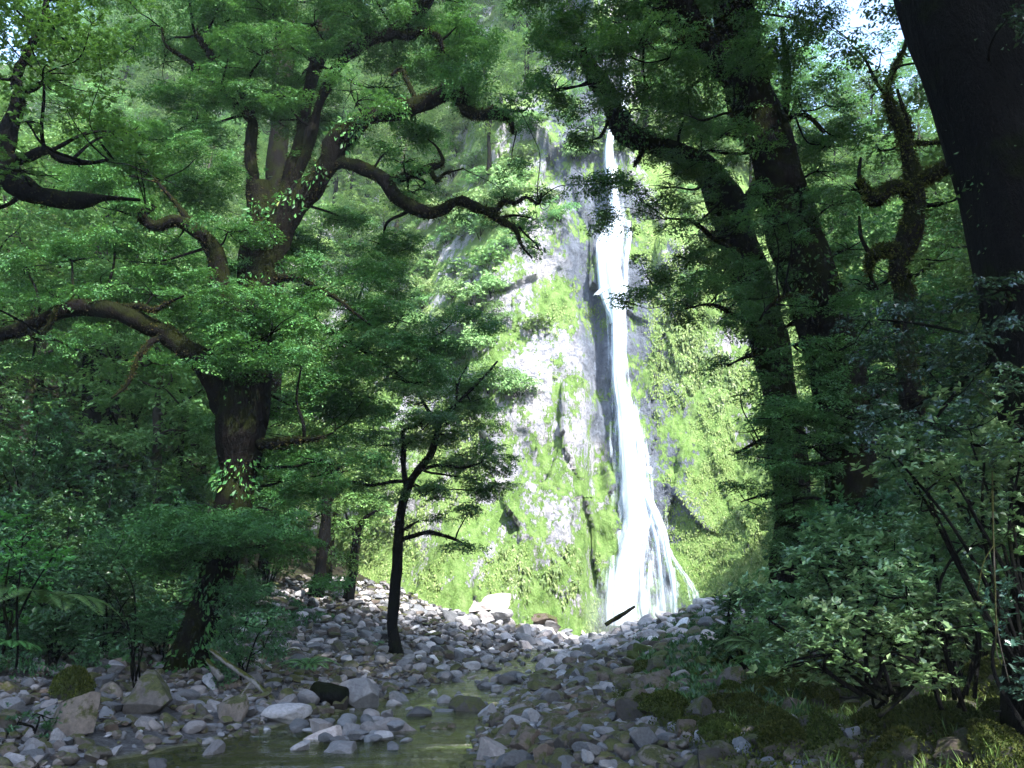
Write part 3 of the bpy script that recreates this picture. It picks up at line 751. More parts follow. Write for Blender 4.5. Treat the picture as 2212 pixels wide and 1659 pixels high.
log('driftwood_log', 'mossy root arching over the round mossy boulder on the right bank', [(1860, 1500, y1-.9, 12), (1868, 1478, y1-.8, 14), (1890, 1462, y1-.7, 14), (1925, 1452, y1-.5, 12)], 'bark_pale')
log('driftwood_log', 'short bleached stick bent on the mossy hump at lower right', [(2145, 1532, 7.0, 4), (2170, 1534, 7.0, 5), (2190, 1534, 6.9, 5), (2196, 1566, 6.8, 4)], 'bark_grey')
# ------------------------------------------------------------------ hero trees
T1 = hero('beech_tree', 'huge dark mossy beech with twisted limbs standing on the left bank', 'tree',
 [(392, 1520, 18.5, 120), (400, 1440, 18.5, 84), (430, 1340, 18.5, 76), (462, 1250, 18.5, 80), (498, 1140, 18.5, 84), (514, 1030, 18.5, 80), (520, 960, 18.5, 100), (530, 860, 18.5, 112), (548, 740, 18.6, 112), (556, 640, 18.7, 95), (568, 540, 18.8, 88), (572, 480, 18.9, 70), (560, 400, 19, 55)],
 [
 [(568, 580, 18.7, 80), (630, 450, 18.6, 60), (690, 380, 18.5, 55), (735, 300, 18.3, 52), (790, 258, 18.1, 44), (850, 240, 18, 42), (905, 222, 18, 40), (950, 205, 17.9, 42), (985, 192, 17.8, 42), (1008, 232, 17.7, 30), (1030, 246, 17.6, 26), (1065, 246, 17.5, 28), (1098, 258, 17.5, 15), (1106, 290, 17.5, 6)],
 [(1006, 205, 17.8, 18), (1000, 240, 17.6, 20), (1030, 250, 17.6, 18)],
 [(1050, 248, 17.5, 14), (1064, 232, 17.5, 10), (1085, 240, 17.4, 8), (1130, 240, 17.4, 5), (1145, 225, 17.4, 3)],
 [(905, 225, 18, 14), (880, 180, 18, 12), (868, 150, 18, 10), (845, 165, 18, 7)],
 [(950, 205, 17.9, 12), (960, 175, 17.9, 9), (955, 150, 17.8, 6)],
 [(700, 370, 18.5, 34), (735, 352, 18.4, 28), (785, 362, 18.2, 28), (830, 388, 18, 28), (862, 428, 17.9, 30), (915, 455, 17.8, 32), (955, 455, 17.8, 30), (990, 435, 17.7, 28), (1035, 450, 17.6, 24), (1075, 470, 17.5, 17), (1110, 495, 17.4, 12), (1125, 530, 17.3, 8), (1150, 556, 17.3, 4)],
 [(835, 390, 18, 18), (880, 380, 18, 20), (925, 362, 17.9, 18), (955, 352, 17.9, 10), (945, 320, 17.8, 6), (925, 300, 17.8, 3)],
 [(925, 362, 17.9, 12), (945, 390, 17.8, 9), (960, 375, 17.8, 8), (1000, 365, 17.8, 4)],
 [(1035, 450, 17.6, 16), (1070, 452, 17.5, 14), (1088, 432, 17.5, 12), (1115, 435, 17.4, 9), (1140, 425, 17.4, 9), (1165, 440, 17.4, 6), (1172, 415, 17.4, 4)],
 [(1075, 470, 17.5, 8), (1110, 462, 17.5, 6), (1150, 470, 17.4, 3)],
 [(568, 520, 18.9, 50), (548, 420, 19, 36), (540, 330, 19.1, 30), (545, 260, 19.1, 26), (510, 180, 19, 20), (450, 110, 18.9, 18), (425, 75, 18.9, 12)],
 [(540, 260, 19.1, 16), (480, 190, 18.8, 14), (420, 140, 18.6, 13), (360, 100, 18.4, 10), (350, 60, 18.4, 6)],
 [(590, 500, 19, 46), (622, 400, 19.3, 38), (648, 300, 19.5, 34), (668, 200, 19.7, 32), (690, 120, 19.8, 38), (712, 30, 20, 46), (722, -60, 20, 44)],
 [(620, 410, 19.2, 30), (660, 340, 19.1, 26), (690, 230, 19, 26), (730, 140, 18.8, 26), (790, 92, 18.6, 34), (840, 75, 18.5, 32), (880, 45, 18.4, 32), (915, 5, 18.3, 34), (940, -50, 18.2, 34)],
 [(850, 72, 18.5, 22), (885, 78, 18.4, 18), (915, 66, 18.3, 16), (945, 78, 18.2, 14), (955, 110, 18.2, 8)],
 [(520, 900, 18.5, 80), (480, 840, 18.2, 62), (440, 785, 18, 56), (400, 752, 17.9, 50), (350, 715, 17.8, 42), (290, 690, 17.7, 38), (235, 668, 17.6, 38), (170, 664, 17.5, 36), (95, 690, 17.4, 32), (40, 715, 17.3, 32), (-60, 745, 17.2, 34)],
 [(230, 668, 17.6, 16), (290, 660, 17.6, 15), (335, 668, 17.5, 13), (360, 655, 17.5, 8), (400, 640, 17.5, 5)],
 [(360, 720, 17.8, 18), (315, 748, 17.6, 14), (290, 790, 17.5, 11), (275, 830, 17.5, 8), (240, 860, 17.4, 5)],
 [(60, 712, 17.3, 14), (85, 735, 17.2, 12), (110, 700, 17.2, 12), (120, 670, 17.2, 8)],
 [(545, 720, 18.5, 60), (480, 640, 18.2, 46), (466, 560, 18.1, 42), (440, 510, 18, 30), (390, 480, 17.9, 28), (335, 488, 17.8, 24), (305, 465, 17.7, 22), (330, 440, 17.7, 18)],
 [(470, 580, 18.1, 20), (425, 500, 18, 16), (380, 440, 18, 12), (330, 380, 18, 6)],
 [(560, 962, 18.3, 26), (600, 956, 18, 20), (640, 950, 17.9, 17), (680, 948, 17.8, 10), (720, 935, 17.8, 5)],
 [(590, 600, 18.7, 24), (640, 600, 18.4, 16), (680, 620, 18.2, 12), (720, 640, 18, 9), (800, 700, 18, 5)],
 [(600, 640, 18.7, 26), (680, 700, 19, 18), (760, 740, 19.2, 14), (850, 800, 19.3, 8)],
 ],
 [(590, 720, 125, 80, 17.3), (510, 760, 80, 60, 17.4), (650, 790, 90, 60, 17.6), (560, 670, 90, 35, 17.4), (470, 1170, 150, 55, 17), (380, 1190, 90, 40, 16.8), (570, 1180, 90, 50, 17.4), (470, 1120, 90, 36, 17.3), (620, 1120, 60, 40),
  (300, 375, 130, 40), (390, 410, 110, 38), (210, 400, 90, 34), (440, 330, 80, 34), (350, 300, 80, 34), (260, 300, 80, 30),
  (560, 120, 110, 52), (640, 180, 90, 40), (450, 50, 120, 45), (500, 220, 90, 45), (400, 190, 90, 45), (330, 50, 100, 42), (680, 50, 80, 36), (590, 30, 80, 40), (350, 130, 90, 36), (600, 260, 80, 36), (470, 130, 80, 36),
  (700, 560, 100, 38), (790, 600, 90, 38), (650, 520, 80, 34), (760, 670, 110, 40, 19), (860, 690, 90, 36, 19.5), (690, 640, 90, 40, 18.4), (930, 760, 80, 36, 20), (820, 760, 110, 45, 19), (880, 820, 100, 40, 19), (730, 750, 80, 40), (980, 700, 60, 26, 20),
  (650, 960, 90, 40), (720, 900, 100, 50), (620, 1040, 80, 36), (790, 860, 90, 45), (700, 1000, 80, 34), (640, 880, 70, 36),
  (820, 190, 80, 30), (780, 50, 90, 34), (860, 130, 80, 34), (940, 120, 80, 36), (990, 60, 80, 36), (900, 290, 70, 22), (1010, 150, 70, 30), (760, 200, 60, 34), (720, 260, 60, 34), (850, 320, 60, 22),
  (440, 600, 80, 30), (330, 570, 90, 28), (220, 620, 90, 28), (120, 640, 80, 26), (300, 630, 90, 22), (60, 650, 60, 26), (420, 690, 70, 30),
  (1150, 490, 34, 16), (1180, 430, 30, 14), (1090, 420, 30, 12), (1160, 540, 26, 16), (1130, 470, 30, 12),
 (420, 270, 80, 30), (160, 350, 90, 30), (500, 500, 70, 30), (250, 450, 90, 24), (760, 480, 70, 24), (820, 530, 80, 24), (540, 580, 50, 26), (390, 520, 60, 22), (250, 530, 80, 26), (160, 560, 80, 26), (50, 580, 80, 26), (640, 60, 70, 34), (540, -20, 100, 40), (800, -20, 110, 40), (900, 60, 90, 34), (740, 120, 50, 30), (470, 20, 80, 34)]
  +[(x_, y_, 150, 60) for x_ in range(150, 1000, 130) for y_ in (-100,)],
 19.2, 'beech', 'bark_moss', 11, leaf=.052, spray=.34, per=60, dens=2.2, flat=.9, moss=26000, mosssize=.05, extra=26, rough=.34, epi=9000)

T2 = hero('broadleaf_tree', 'bright green broadleaf tree reaching in from the left border', 'tree',
 [(-260, 1640, 12.5, 150), (-190, 1200, 12.5, 120), (-120, 800, 12.5, 105), (-75, 560, 12.5, 90), (-40, 420, 12.5, 78), (0, 350, 12.5, 56), (18, 280, 12.5, 44), (38, 225, 12.5, 36), (36, 170, 12.5, 26), (60, 110, 12.5, 20), (95, 40, 12.5, 14), (100, -60, 12.5, 10)],
 [[(-50, 420, 12.5, 70), (0, 345, 12.5, 50), (30, 392, 12.3, 56), (75, 418, 12.2, 48), (130, 428, 12.1, 42), (180, 430, 12, 34), (230, 425, 12, 14), (300, 430, 12, 6)],
  [(10, 350, 12.5, 30), (60, 340, 12.3, 26), (105, 325, 12.2, 20), (130, 345, 12.2, 16), (190, 352, 12.1, 12), (230, 345, 12, 6)],
  [(40, 425, 12.3, 14), (20, 440, 12.2, 10), (-20, 455, 12.2, 8)],
  [(40, 200, 12.5, 14), (80, 190, 12.4, 12), (110, 160, 12.3, 7)]],
 [(60, 50, 110, 50), (150, 100, 110, 50), (220, 150, 80, 40), (90, 170, 90, 40), (30, 110, 70, 44), (200, 50, 80, 40), (240, 220, 80, 34), (150, 230, 90, 34), (290, 290, 60, 26), (110, 20, 110, 34), (60, 260, 40, 26), (290, 110, 50, 30), (300, 350, 50, 20), (210, 290, 70, 26), (20, 20, 70, 40), (60, -40, 120, 40), (180, -30, 100, 36), (0, 170, 50, 34), (10, 80, 60, 36)],
 12.3, 'bright', 'bark_dark', 12, leaf=.06, spray=.24, dens=1.6, per=26, kind='whorl', jit=1.2, moss=3000, mosssize=.04, extra=6, aspect=.5)

T3 = hero('beech_tree', 'slender crooked young beech standing alone on the stones left of centre', 'tree',
 [(852, 1418, 25, 38), (851, 1385, 25, 27), (848, 1340, 25, 24), (854, 1260, 25, 23), (860, 1190, 25, 22), (865, 1120, 25, 21), (878, 1060, 25, 20), (900, 1020, 25, 18), (928, 985, 25, 16), (943, 940, 25, 13), (955, 905, 25, 13), (990, 868, 25, 8), (1040, 820, 25, 6), (1075, 780, 25, 4)],
 [[(878, 1060, 25, 14), (872, 1010, 25, 12), (874, 960, 25, 11), (872, 930, 25, 9), (900, 918, 25, 8), (930, 900, 25, 5)],
  [(868, 1165, 25, 12), (895, 1158, 24.8, 10), (930, 1150, 24.6, 10), (962, 1158, 24.5, 8), (990, 1170, 24.5, 6), (1020, 1190, 24.5, 3)],
  [(866, 1150, 25, 8), (880, 1140, 25, 7), (905, 1125, 25, 3)],
  [(905, 1015, 25, 10), (950, 1005, 25, 8), (1000, 1010, 25, 6), (1040, 1000, 25, 3)],
  [(890, 1040, 25, 8), (850, 1040, 25, 8), (800, 1050, 25, 6), (760, 1040, 25, 3)],
  [(950, 920, 25, 9), (920, 880, 25, 7), (900, 840, 25, 4)],
  [(985, 870, 25, 6), (990, 830, 25, 5), (1010, 790, 25, 3)]],
 [(960, 915, 80, 36), (1020, 870, 70, 28), (1000, 985, 70, 34), (1042, 950, 44, 30), (890, 870, 80, 34), (1000, 1060, 64, 26), (960, 1120, 44, 12), (995, 1178, 46, 12), (830, 960, 66, 30), (940, 835, 60, 26), (800, 1050, 56, 20), (1030, 820, 50, 22), (930, 1060, 60, 20), (880, 960, 50, 26), (1050, 1010, 30, 24), (980, 950, 60, 30), (1010, 1100, 44, 20), (920, 920, 60, 28), (1020, 1040, 50, 22), (990, 830, 50, 24)],
 25, 'beech', 'bark_dark', 13, leaf=.06, spray=.33, per=50, dens=1.8, flat=.9, moss=2500, mosssize=.05, jit=.7)
hero('beech_tree', 'thin leaning beech on the left scree behind the slender crooked one', 'tree',
 [(682, 1290, 30, 34), (692, 1230, 30, 26), (702, 1140, 30, 24), (708, 1060, 30, 20), (718, 1000, 30, 16), (738, 968, 30, 10)],
 [[(706, 1085, 30, 14), (740, 1052, 30, 12), (775, 1042, 30, 9), (820, 1042, 30, 5)], [(712, 1040, 30, 12), (730, 1010, 30, 8), (745, 1000, 30, 4)]],
 [(700, 960, 70, 30), (640, 1010, 80, 34), (770, 1030, 70, 20), (630, 1110, 60, 36), (700, 1090, 40, 16), (740, 940, 60, 26), (580, 1060, 70, 30)],
 30, 'beech_lit', 'bark_dark', 14, leaf=.10, spray=.42, dens=.9, moss=1200, mosssize=.06, jit=.8)
hero('beech_tree', 'thinnest of the dark stems on the left scree, right of the leaning one', 'tree',
 [(752, 1298, 33, 26), (762, 1220, 33, 18), (772, 1150, 33, 15), (790, 1118, 33, 10), (820, 1100, 33, 5)],
 [[(770, 1170, 33, 8), (750, 1120, 33, 6), (745, 1080, 33, 3)]],
 [(760, 1080, 60, 26), (810, 1090, 50, 20), (740, 1140, 44, 20), (720, 1200, 40, 30)],
 33, 'beech_lit', 'bark_dark', 15, leaf=.10, spray=.42, dens=.9, moss=0, jit=.8)
hero('beech_tree', 'straight bare dark trunk rising above the long left limb', 'tree',
 [(190, 980, 28, 44), (205, 700, 28, 36), (212, 600, 28, 34), (222, 530, 28, 28), (238, 460, 28, 24), (245, 400, 28, 20), (270, 300, 28, 14)],
 [[(212, 590, 28, 12), (170, 560, 28, 9), (110, 530, 28, 5)], [(225, 520, 28, 10), (190, 470, 28, 6), (160, 450, 28, 3)], [(235, 560, 28, 8), (265, 590, 28, 5)]],
 [(250, 340, 110, 40), (160, 440, 60, 20), (110, 500, 70, 26), (330, 380, 80, 30)],
 28, 'beech_lit', 'bark_dark', 16, leaf=.10, spray=.42, dens=.9, moss=600, mosssize=.05, jit=1)
hero('beech_tree', 'stout mossy tree trunk entering at the top left of the twisted beech', 'tree',
 [(575, 900, 27, 60), (592, 500, 27, 50), (606, 250, 27, 46), (616, 110, 27, 50), (620, 40, 27, 50), (628, -60, 27, 46)],
 [[(612, 150, 27, 24), (560, 90, 27, 16), (500, 60, 27, 8)]],
 [(540, 80, 90, 36), (470, 10, 90, 36), (700, 110, 60, 30), (750, -10, 100, 40)],
 27, 'beech_lit', 'bark_moss', 17, leaf=.10, spray=.42, dens=.8, moss=2500, mosssize=.06, jit=1)

# right side
hero('beech_tree', 'massive leaning mossy beech trunk right of the waterfall, forked near the top', 'tree',
 [(1856, 1260, 14.5, 140), (1842, 1120, 14.5, 108), (1838, 1000, 14.5, 104), (1825, 880, 14.5, 104), (1795, 720, 14.5, 108), (1758, 600, 14.5, 112), (1722, 500, 14.5, 108), (1680, 370, 14.5, 100), (1645, 270, 14.5, 100), (1618, 200, 14.5, 98), (1598, 110, 14.5, 96), (1592, 20, 14.5, 104), (1600, -80, 14.5, 100)],
 [[(1640, 260, 14.5, 84), (1592, 180, 14.4, 74), (1540, 110, 14.2, 78), (1490, 50, 14, 84), (1450, -20, 13.8, 84), (1420, -90, 13.7, 80)],
  [(1560, 140, 14.3, 26), (1545, 82, 14, 18), (1510, 70, 13.8, 15), (1470, 92, 13.6, 12), (1420, 84, 13.5, 11), (1380, 100, 13.5, 10), (1330, 122, 13.5, 8), (1280, 118, 13.5, 6), (1240, 105, 13.5, 3)],
  [(1380, 100, 13.5, 7), (1350, 60, 13.5, 6), (1310, 40, 13.5, 3)],
  [(1780, 285, 13.6, 8), (1740, 250, 14, 9), (1690, 262, 14.3, 10), (1650, 280, 14.4, 12)],
  [(1830, 900, 14.4, 40), (1880, 860, 14.2, 26), (1930, 830, 14, 16)],
  [(1620, 300, 14.4, 12), (1590, 262, 14.2, 9), (1570, 245, 14.1, 8), (1520, 258, 14, 5), (1490, 250, 14, 3)],
  [(1750, 640, 14.2, 16), (1700, 640, 13.9, 10), (1660, 660, 13.8, 8), (1640, 690, 13.8, 5)]],
 [(1500, 200, 90, 36, 14), (1450, 250, 70, 26), (1400, 190, 90, 30), (1350, 60, 110, 36), (1250, 50, 110, 34), (1190, 90, 70, 26), (1440, 130, 60, 24), (1700, 120, 90, 40), (1720, 220, 70, 34), (1780, 320, 80, 36), (1310, 150, 70, 20), (1500, 130, 40, 20), (1720, 40, 70, 30),
  (1700, 700, 90, 28), (1770, 660, 70, 20), (1840, 700, 80, 24), (1740, 790, 80, 26), (1700, 870, 80, 30), (1760, 900, 90, 36), (1690, 950, 70, 30), (1730, 1000, 70, 30), (1810, 960, 60, 30), (1820, 820, 80, 26), (1720, 1090, 60, 26), (1800, 1130, 60, 26), (1560, 290, 70, 30), (1520, 330, 60, 26), (1870, 620, 70, 22), (1770, 370, 70, 24), (1680, 560, 60, 30), (1640, 640, 60, 26), (1830, 540, 80, 30), (1800, 440, 80, 30), (1700, 420, 50, 26), (1560, 220, 50, 26), (1790, 230, 80, 30), (1500, 30, 60, 26), (1420, 30, 60, 26), (1720, 410, 60, 26, 13.2), (1700, 480, 60, 24, 13.2), (1800, 760, 70, 26, 13.2), (1720, 740, 80, 28, 13.3), (1790, 840, 70, 28, 13.2), (1850, 900, 60, 26, 13.2), (1690, 900, 60, 26, 13.3), (1700, 1000, 60, 26, 13.4), (1780, 660, 60, 20, 13.2), (1760, 960, 60, 24, 13.3), (1640, 420, 50, 20, 13.5), (1630, 150, 30, 16, 13.5)]
  +[(x_, y_, 130, 56) for x_ in range(1150, 1760, 120) for y_ in (-80, -220, -380)]+[(x_, y_, 130, 56) for x_ in range(1900, 2300, 120) for y_ in (-220, -380)],
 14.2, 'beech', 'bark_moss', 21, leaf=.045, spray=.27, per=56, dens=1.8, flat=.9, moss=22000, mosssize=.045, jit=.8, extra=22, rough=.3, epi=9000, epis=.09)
hero('beech_tree', 'mossy beech with a broken crooked top limb crossing in front of the upper waterfall', 'tree',
 [(1728, 1260, 17, 120), (1718, 1120, 17, 88), (1702, 980, 17, 84), (1682, 840, 17, 78), (1655, 720, 17, 80), (1628, 620, 17, 86), (1598, 520, 17, 84), (1570, 440, 17, 76), (1540, 380, 17, 60), (1500, 345, 17, 50), (1440, 322, 17, 46), (1395, 302, 16.9, 44), (1352, 288, 16.8, 50), (1330, 255, 16.8, 44), (1318, 215, 16.8, 40), (1290, 175, 16.8, 44), (1268, 130, 16.8, 30), (1262, 90, 16.8, 16)],
 [[(1395, 310, 16.9, 12), (1375, 350, 16.7, 8), (1368, 360, 16.7, 4)], [(1585, 480, 17, 40), (1640, 400, 17.2, 34), (1680, 300, 17.4, 28), (1700, 180, 17.6, 20), (1690, 60, 17.6, 12)],
  [(1670, 780, 16.8, 16), (1620, 770, 16.5, 9), (1570, 790, 16.4, 5)], [(1650, 700, 16.8, 18), (1600, 690, 16.5, 12), (1540, 660, 16.3, 8), (1480, 670, 16.2, 4)],
  [(1610, 560, 16.9, 20), (1560, 530, 16.6, 14), (1500, 480, 16.4, 9), (1440, 470, 16.3, 4)], [(1690, 940, 16.8, 14), (1640, 950, 16.5, 9), (1590, 980, 16.4, 4)], [(1705, 1060, 16.8, 12), (1650, 1070, 16.5, 8), (1600, 1085, 16.4, 3)],
  [(1320, 240, 16.8, 9), (1300, 290, 16.7, 7), (1280, 300, 16.6, 4)]],
 [(1440, 605, 80, 24, 16.4), (1410, 640, 60, 18, 16.4), (1490, 560, 80, 30), (1450, 480, 70, 22), (1560, 620, 80, 30), (1410, 432, 50, 16), (1352, 392, 24, 14, 16.6), (1480, 370, 80, 24), (1430, 350, 50, 16), (1540, 500, 70, 30), (1560, 790, 46, 10), (1600, 850, 40, 12), (1600, 985, 46, 14), (1575, 1040, 30, 8), (1500, 670, 70, 20), (1600, 700, 60, 22), (1380, 560, 30, 14), (1620, 930, 50, 22), (1380, 470, 40, 14), (1370, 230, 60, 26), (1270, 240, 60, 24), (1240, 300, 60, 20), (1450, 410, 60, 18), (1640, 560, 50, 26), (1640, 440, 60, 26), (1340, 650, 24, 10, 16.3), (1700, 1180, 40, 30), (1590, 690, 50, 16), (1200, 200, 50, 22), (1600, 480, 60, 24, 15.8), (1580, 560, 60, 26, 15.8), (1650, 730, 50, 22, 15.8), (1620, 640, 60, 24, 15.8), (1680, 880, 50, 24, 15.8), (1560, 420, 50, 20, 15.8)],
 16.6, 'beech', 'bark_moss', 22, leaf=.048, spray=.28, per=56, dens=1.8, flat=.9, moss=15000, mosssize=.05, jit=.6, extra=16, rough=.3, epi=6000, epis=.1)
hero('giant_tree', 'enormous black trunk filling the upper right corner, closest tree of all', 'tree',
 [(2420, 1640, 6.6, 420), (2380, 1200, 6.6, 350), (2330, 850, 6.6, 320), (2290, 640, 6.6, 310), (2258, 450, 6.6, 318), (2226, 330, 6.6, 322), (2185, 210, 6.6, 322), (2140, 90, 6.6, 322), (2100, -20, 6.6, 330), (2060, -160, 6.6, 330)],
 [[(2330, 800, 6.6, 60), (2250, 775, 6.7, 36), (2190, 765, 6.8, 24), (2145, 778, 6.9, 20), (2090, 815, 7, 16), (2030, 850, 7.1, 12), (1960, 885, 7.2, 8), (1890, 915, 7.3, 4)],
  [(2090, 815, 7, 10), (2040, 880, 7, 8), (2010, 920, 7, 4)], [(2190, 765, 6.8, 14), (2100, 720, 7, 10), (2000, 700, 7.2, 7), (1900, 690, 7.4, 4)]],
 [(1850, 760, 90, 34, 7.6), (1940, 730, 100, 40, 7.4), (2050, 690, 110, 44, 7.2), (2000, 790, 100, 40, 7.2), (2150, 640, 90, 40, 7), (1900, 830, 90, 36, 7.4), (2180, 710, 80, 40, 6.8), (1960, 860, 80, 34, 7.2), (2090, 760, 90, 36, 7), (2200, 620, 60, 36, 6.8), (1830, 690, 70, 26, 7.6), (2190, 30, 50, 40, 5.6), (1880, 900, 60, 30, 7.3), (2160, 700, 70, 44, 5.4), (2205, 820, 50, 50, 5.4), (2140, 620, 50, 30, 5.4), (2195, 930, 44, 34, 5.4)],
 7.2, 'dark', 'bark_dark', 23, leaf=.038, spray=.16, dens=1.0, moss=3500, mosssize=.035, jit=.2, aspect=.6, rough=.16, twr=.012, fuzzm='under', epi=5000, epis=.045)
hero('mossy_tree', 'small twisted tree with yellow green moss left of the enormous black trunk', 'tree',
 [(1975, 900, 11, 60), (1958, 760, 11, 44), (1952, 690, 11, 40), (1955, 630, 11, 46), (1942, 580, 11, 42), (1958, 520, 11, 52), (1975, 470, 11, 50), (1974, 410, 11, 44), (1966, 350, 11, 36), (1950, 295, 11, 30), (1926, 240, 11, 26), (1918, 195, 11, 18), (1930, 150, 11, 13), (1955, 100, 11, 10), (1962, 40, 11, 8)],
 [[(1972, 420, 11, 30), (1930, 405, 10.9, 32), (1890, 432, 10.8, 34), (1875, 410, 10.8, 18), (1860, 380, 10.8, 10), (1862, 340, 10.8, 6)],
  [(1972, 400, 11, 34), (2010, 382, 10.9, 34), (2050, 358, 10.8, 28), (2100, 330, 10.7, 20)],
  [(1950, 545, 11, 30), (1915, 540, 10.9, 30), (1890, 548, 10.8, 24), (1880, 580, 10.8, 12), (1898, 622, 10.8, 6)],
  [(1950, 290, 11, 12), (1975, 310, 11, 12), (2060, 310, 10.8, 10)],
  [(1925, 210, 11, 10), (1895, 175, 11, 9), (1870, 130, 11, 7), (1840, 100, 11, 5)], [(1930, 160, 11, 9), (1945, 140, 10.9, 7), (2000, 130, 10.8, 4)],
  [(1880, 545, 10.8, 10), (1860, 510, 10.8, 8), (1855, 470, 10.8, 6)], [(1968, 300, 11, 14), (1955, 240, 10.9, 12), (1942, 190, 10.9, 6)]],
 [(1860, 60, 60, 20), (1820, 130, 50, 18), (1960, 40, 40, 24), (1930, 20, 44, 26), (1990, 110, 40, 26), (1900, 190, 44, 22), (1740, 20, 40, 24), (1900, 110, 50, 18), (1760, 60, 50, 30), (2010, 180, 40, 30), (1850, 420, 50, 26), (2040, 440, 60, 30), (1900, 330, 60, 26), (2010, 560, 70, 34), (1880, 620, 60, 26)],
 11, 'beech', 'bark_moss', 24, leaf=.05, spray=.22, dens=.6, moss=9000, mosssize=.045, jit=.6, fuzzm='mossgreen')

# ------------------------------------------------------------------ generic trees for the slopes
def gen_tree(seed, H, leafm, barkm, leaf=.15, spray=.6, per=30, lo=.3, npads=24, rad=3.2, dens=.8, tr=.2):
    rg = np.random.default_rng(seed)
    lean = rg.normal(0, .8, 2)
    tk = [(lean[0]*(t**1.3)+rg.normal(0, .18)*t, lean[1]*(t**1.3)+rg.normal(0, .18)*t, H*.88*t, tr*(1.25 if t == 0 else 1)*(1-.8*t)) for t in np.linspace(0, 1, 7)]
    t = Tubes(); t.add(tk, seg=9, sub=4, rough=.2); tn = t.nodes[0]
    pads = []
    for k in range(npads):
        f = lo+(1-lo)*(k+.5)/npads; a = k*2.4+rg.normal(0, .4); rr = rad*math.sin(math.pi*min(1, (.35+.65*(1-f)/(1-lo))))**.7*rg.uniform(.45, 1.05)
        pr = rg.uniform(.8, 1.5)*rad/3.2
        pads.append((lean[0]*f+rr*math.cos(a), lean[1]*f+rr*math.sin(a), H*f+rg.normal(0, .3), pr, pr, pr*rg.uniform(.3, .5)))
    lb = Tubes()
    for p in pads: 
        c = np.array(p[:3]); i = int(np.argmin(np.abs(tn[:, 2]-(c[2]-.25*np.linalg.norm(c[:2]-tn[:, :2].mean(0)))))); s = tn[i]
        m_ = (s[:3]+c)/2+rg.normal(0, .3, 3); r0 = min(s[3]*.5, .07)
        lb.add([tuple(s[:3])+(r0,), tuple(m_)+(r0*.7,), tuple(c)+(r0*.25,)], seg=5, sub=5, rough=0, wob=.2, nodes=False)
    sub = []
    for q in pads:
        for j in range(3):
            u = rg.normal(0, .5, 3); s_ = rg.uniform(.5, .75); sub.append((q[0]+u[0]*q[3], q[1]+u[1]*q[4], q[2]+u[2]*q[5], q[3]*s_, q[4]*s_, q[5]*s_))
    return t.mesh('trunk', M[barkm]), lb.mesh('branches', M[barkm]), leaves_mesh('crown', sub, M[leafm], leaf, spray, per, dens, seed=seed)
protos = [gen_tree(900+i, H, 'beech_lit', bk, rad=r) for i, (H, r, bk) in enumerate([(11, 3.0, 'bark_moss'), (13, 3.4, 'bark_pale'), (9.5, 3.2, 'bark_dark'), (12, 2.6, 'bark_moss')])]
dprotos = [gen_tree(950+i, H, 'beech', 'bark_dark', leaf=.12, spray=.5, rad=r) for i, (H, r) in enumerate([(10, 3.0), (12, 3.0)])]
def plant(proto, x, y, z, s, rz, label, group, name='beech_tree', cat='tree', tilt=0):
    r = empty(name, (x, y, z)); r.scale = (s, s, s*1.0); r.rotation_euler = (tilt, 0, rz); tag(r, label, cat, group)
    for nm, me in zip(('trunk', 'branches', 'crown'), proto):
        o = link(nm, me); o.parent = r
    return r
rg = np.random.default_rng(77)
pts = []
def try_plant(x, y, z, s, proto, H, rad, label, group, mind=2.2, excl=True):
    a, b_, d = proj(np.array([x, y, z+H*s*.6])); w_ = rad*s/d*F
    a0, b0, _ = proj(np.array([x, y, z+H*s])); _, b1, _ = proj(np.array([x, y, z]))
    if a+w_ < -60 or a-w_ > 2270 or b0 > 1500 or b1 < -150: return False
    if excl and a+w_*.8 > 960 and a-w_*.8 < 1710 and b1 > 420: return False
    if excl and a+w_*.8 > 1770 and a-w_*.8 < 1880 and b0 < 90 and b1 > 0: return False
    if any((x-q[0])**2+(y-q[1])**2+(z-q[2])**2 < mind**2 for q in pts): return False
    pts.append((x, y, z)); plant(proto, x, y, z-.2, s, rg.uniform(0, 6.28), label, group); return True
PR = [(11, 3.0), (13, 3.4), (9.5, 3.2), (12, 2.6)]
n_ = 0
for k in range(900):       # left slope, back wall and right slope
    side = rg.random()
    if side < .5: x = rg.uniform(-34, -7.2); y = rg.uniform(25, 44)
    else: x = rg.uniform(10.5, 34); y = rg.uniform(19, 44)
    z = float(hgt(x, y)); yw = float(ywall(np.array([x]), np.array([z]), False)[0])
    if y > yw-.5: continue
    left = x < 0; i = int(rg.integers(4)); s = rg.uniform(.65, 1.0)
    if left: n_ += try_plant(x, y, z, s, protos[i], *PR[i], 'green beech on the slope behind the huge twisted beech', 'beeches on the left slope', 2.1)
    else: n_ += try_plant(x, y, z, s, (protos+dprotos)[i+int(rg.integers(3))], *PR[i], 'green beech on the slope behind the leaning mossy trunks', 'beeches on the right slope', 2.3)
for k in range(2600):
    x = rg.uniform(-48, 44); z = rg.uniform(4, 72)
    if -6.5 < x < 15 and z < 22: continue
    if -8.5 < x < 15 and z < 12: continue
    tz = float(np.interp(x, [-60, -10, 2, 8, 14, 20, 40, 60], [1, 1, .8, .72, .62, .52, .5, .5]))*72
    if z > tz+1: continue
    if 4.3 < x < 8 : continue
    y = float(ywall(np.array([x]), np.array([z]), False)[0]); i = int(rg.integers(4)); s = rg.uniform(.6, 1.0)*(1.25 if z > 30 else 1)
    if len(pts) > 288: break
    if z > 24 and -8 < x < 15: s *= .75
    n_ += try_plant(x, y+.3, z, s, protos[i], *PR[i], 'sunlit green beech high on the cliff behind', 'beeches on the cliff', 3.4)
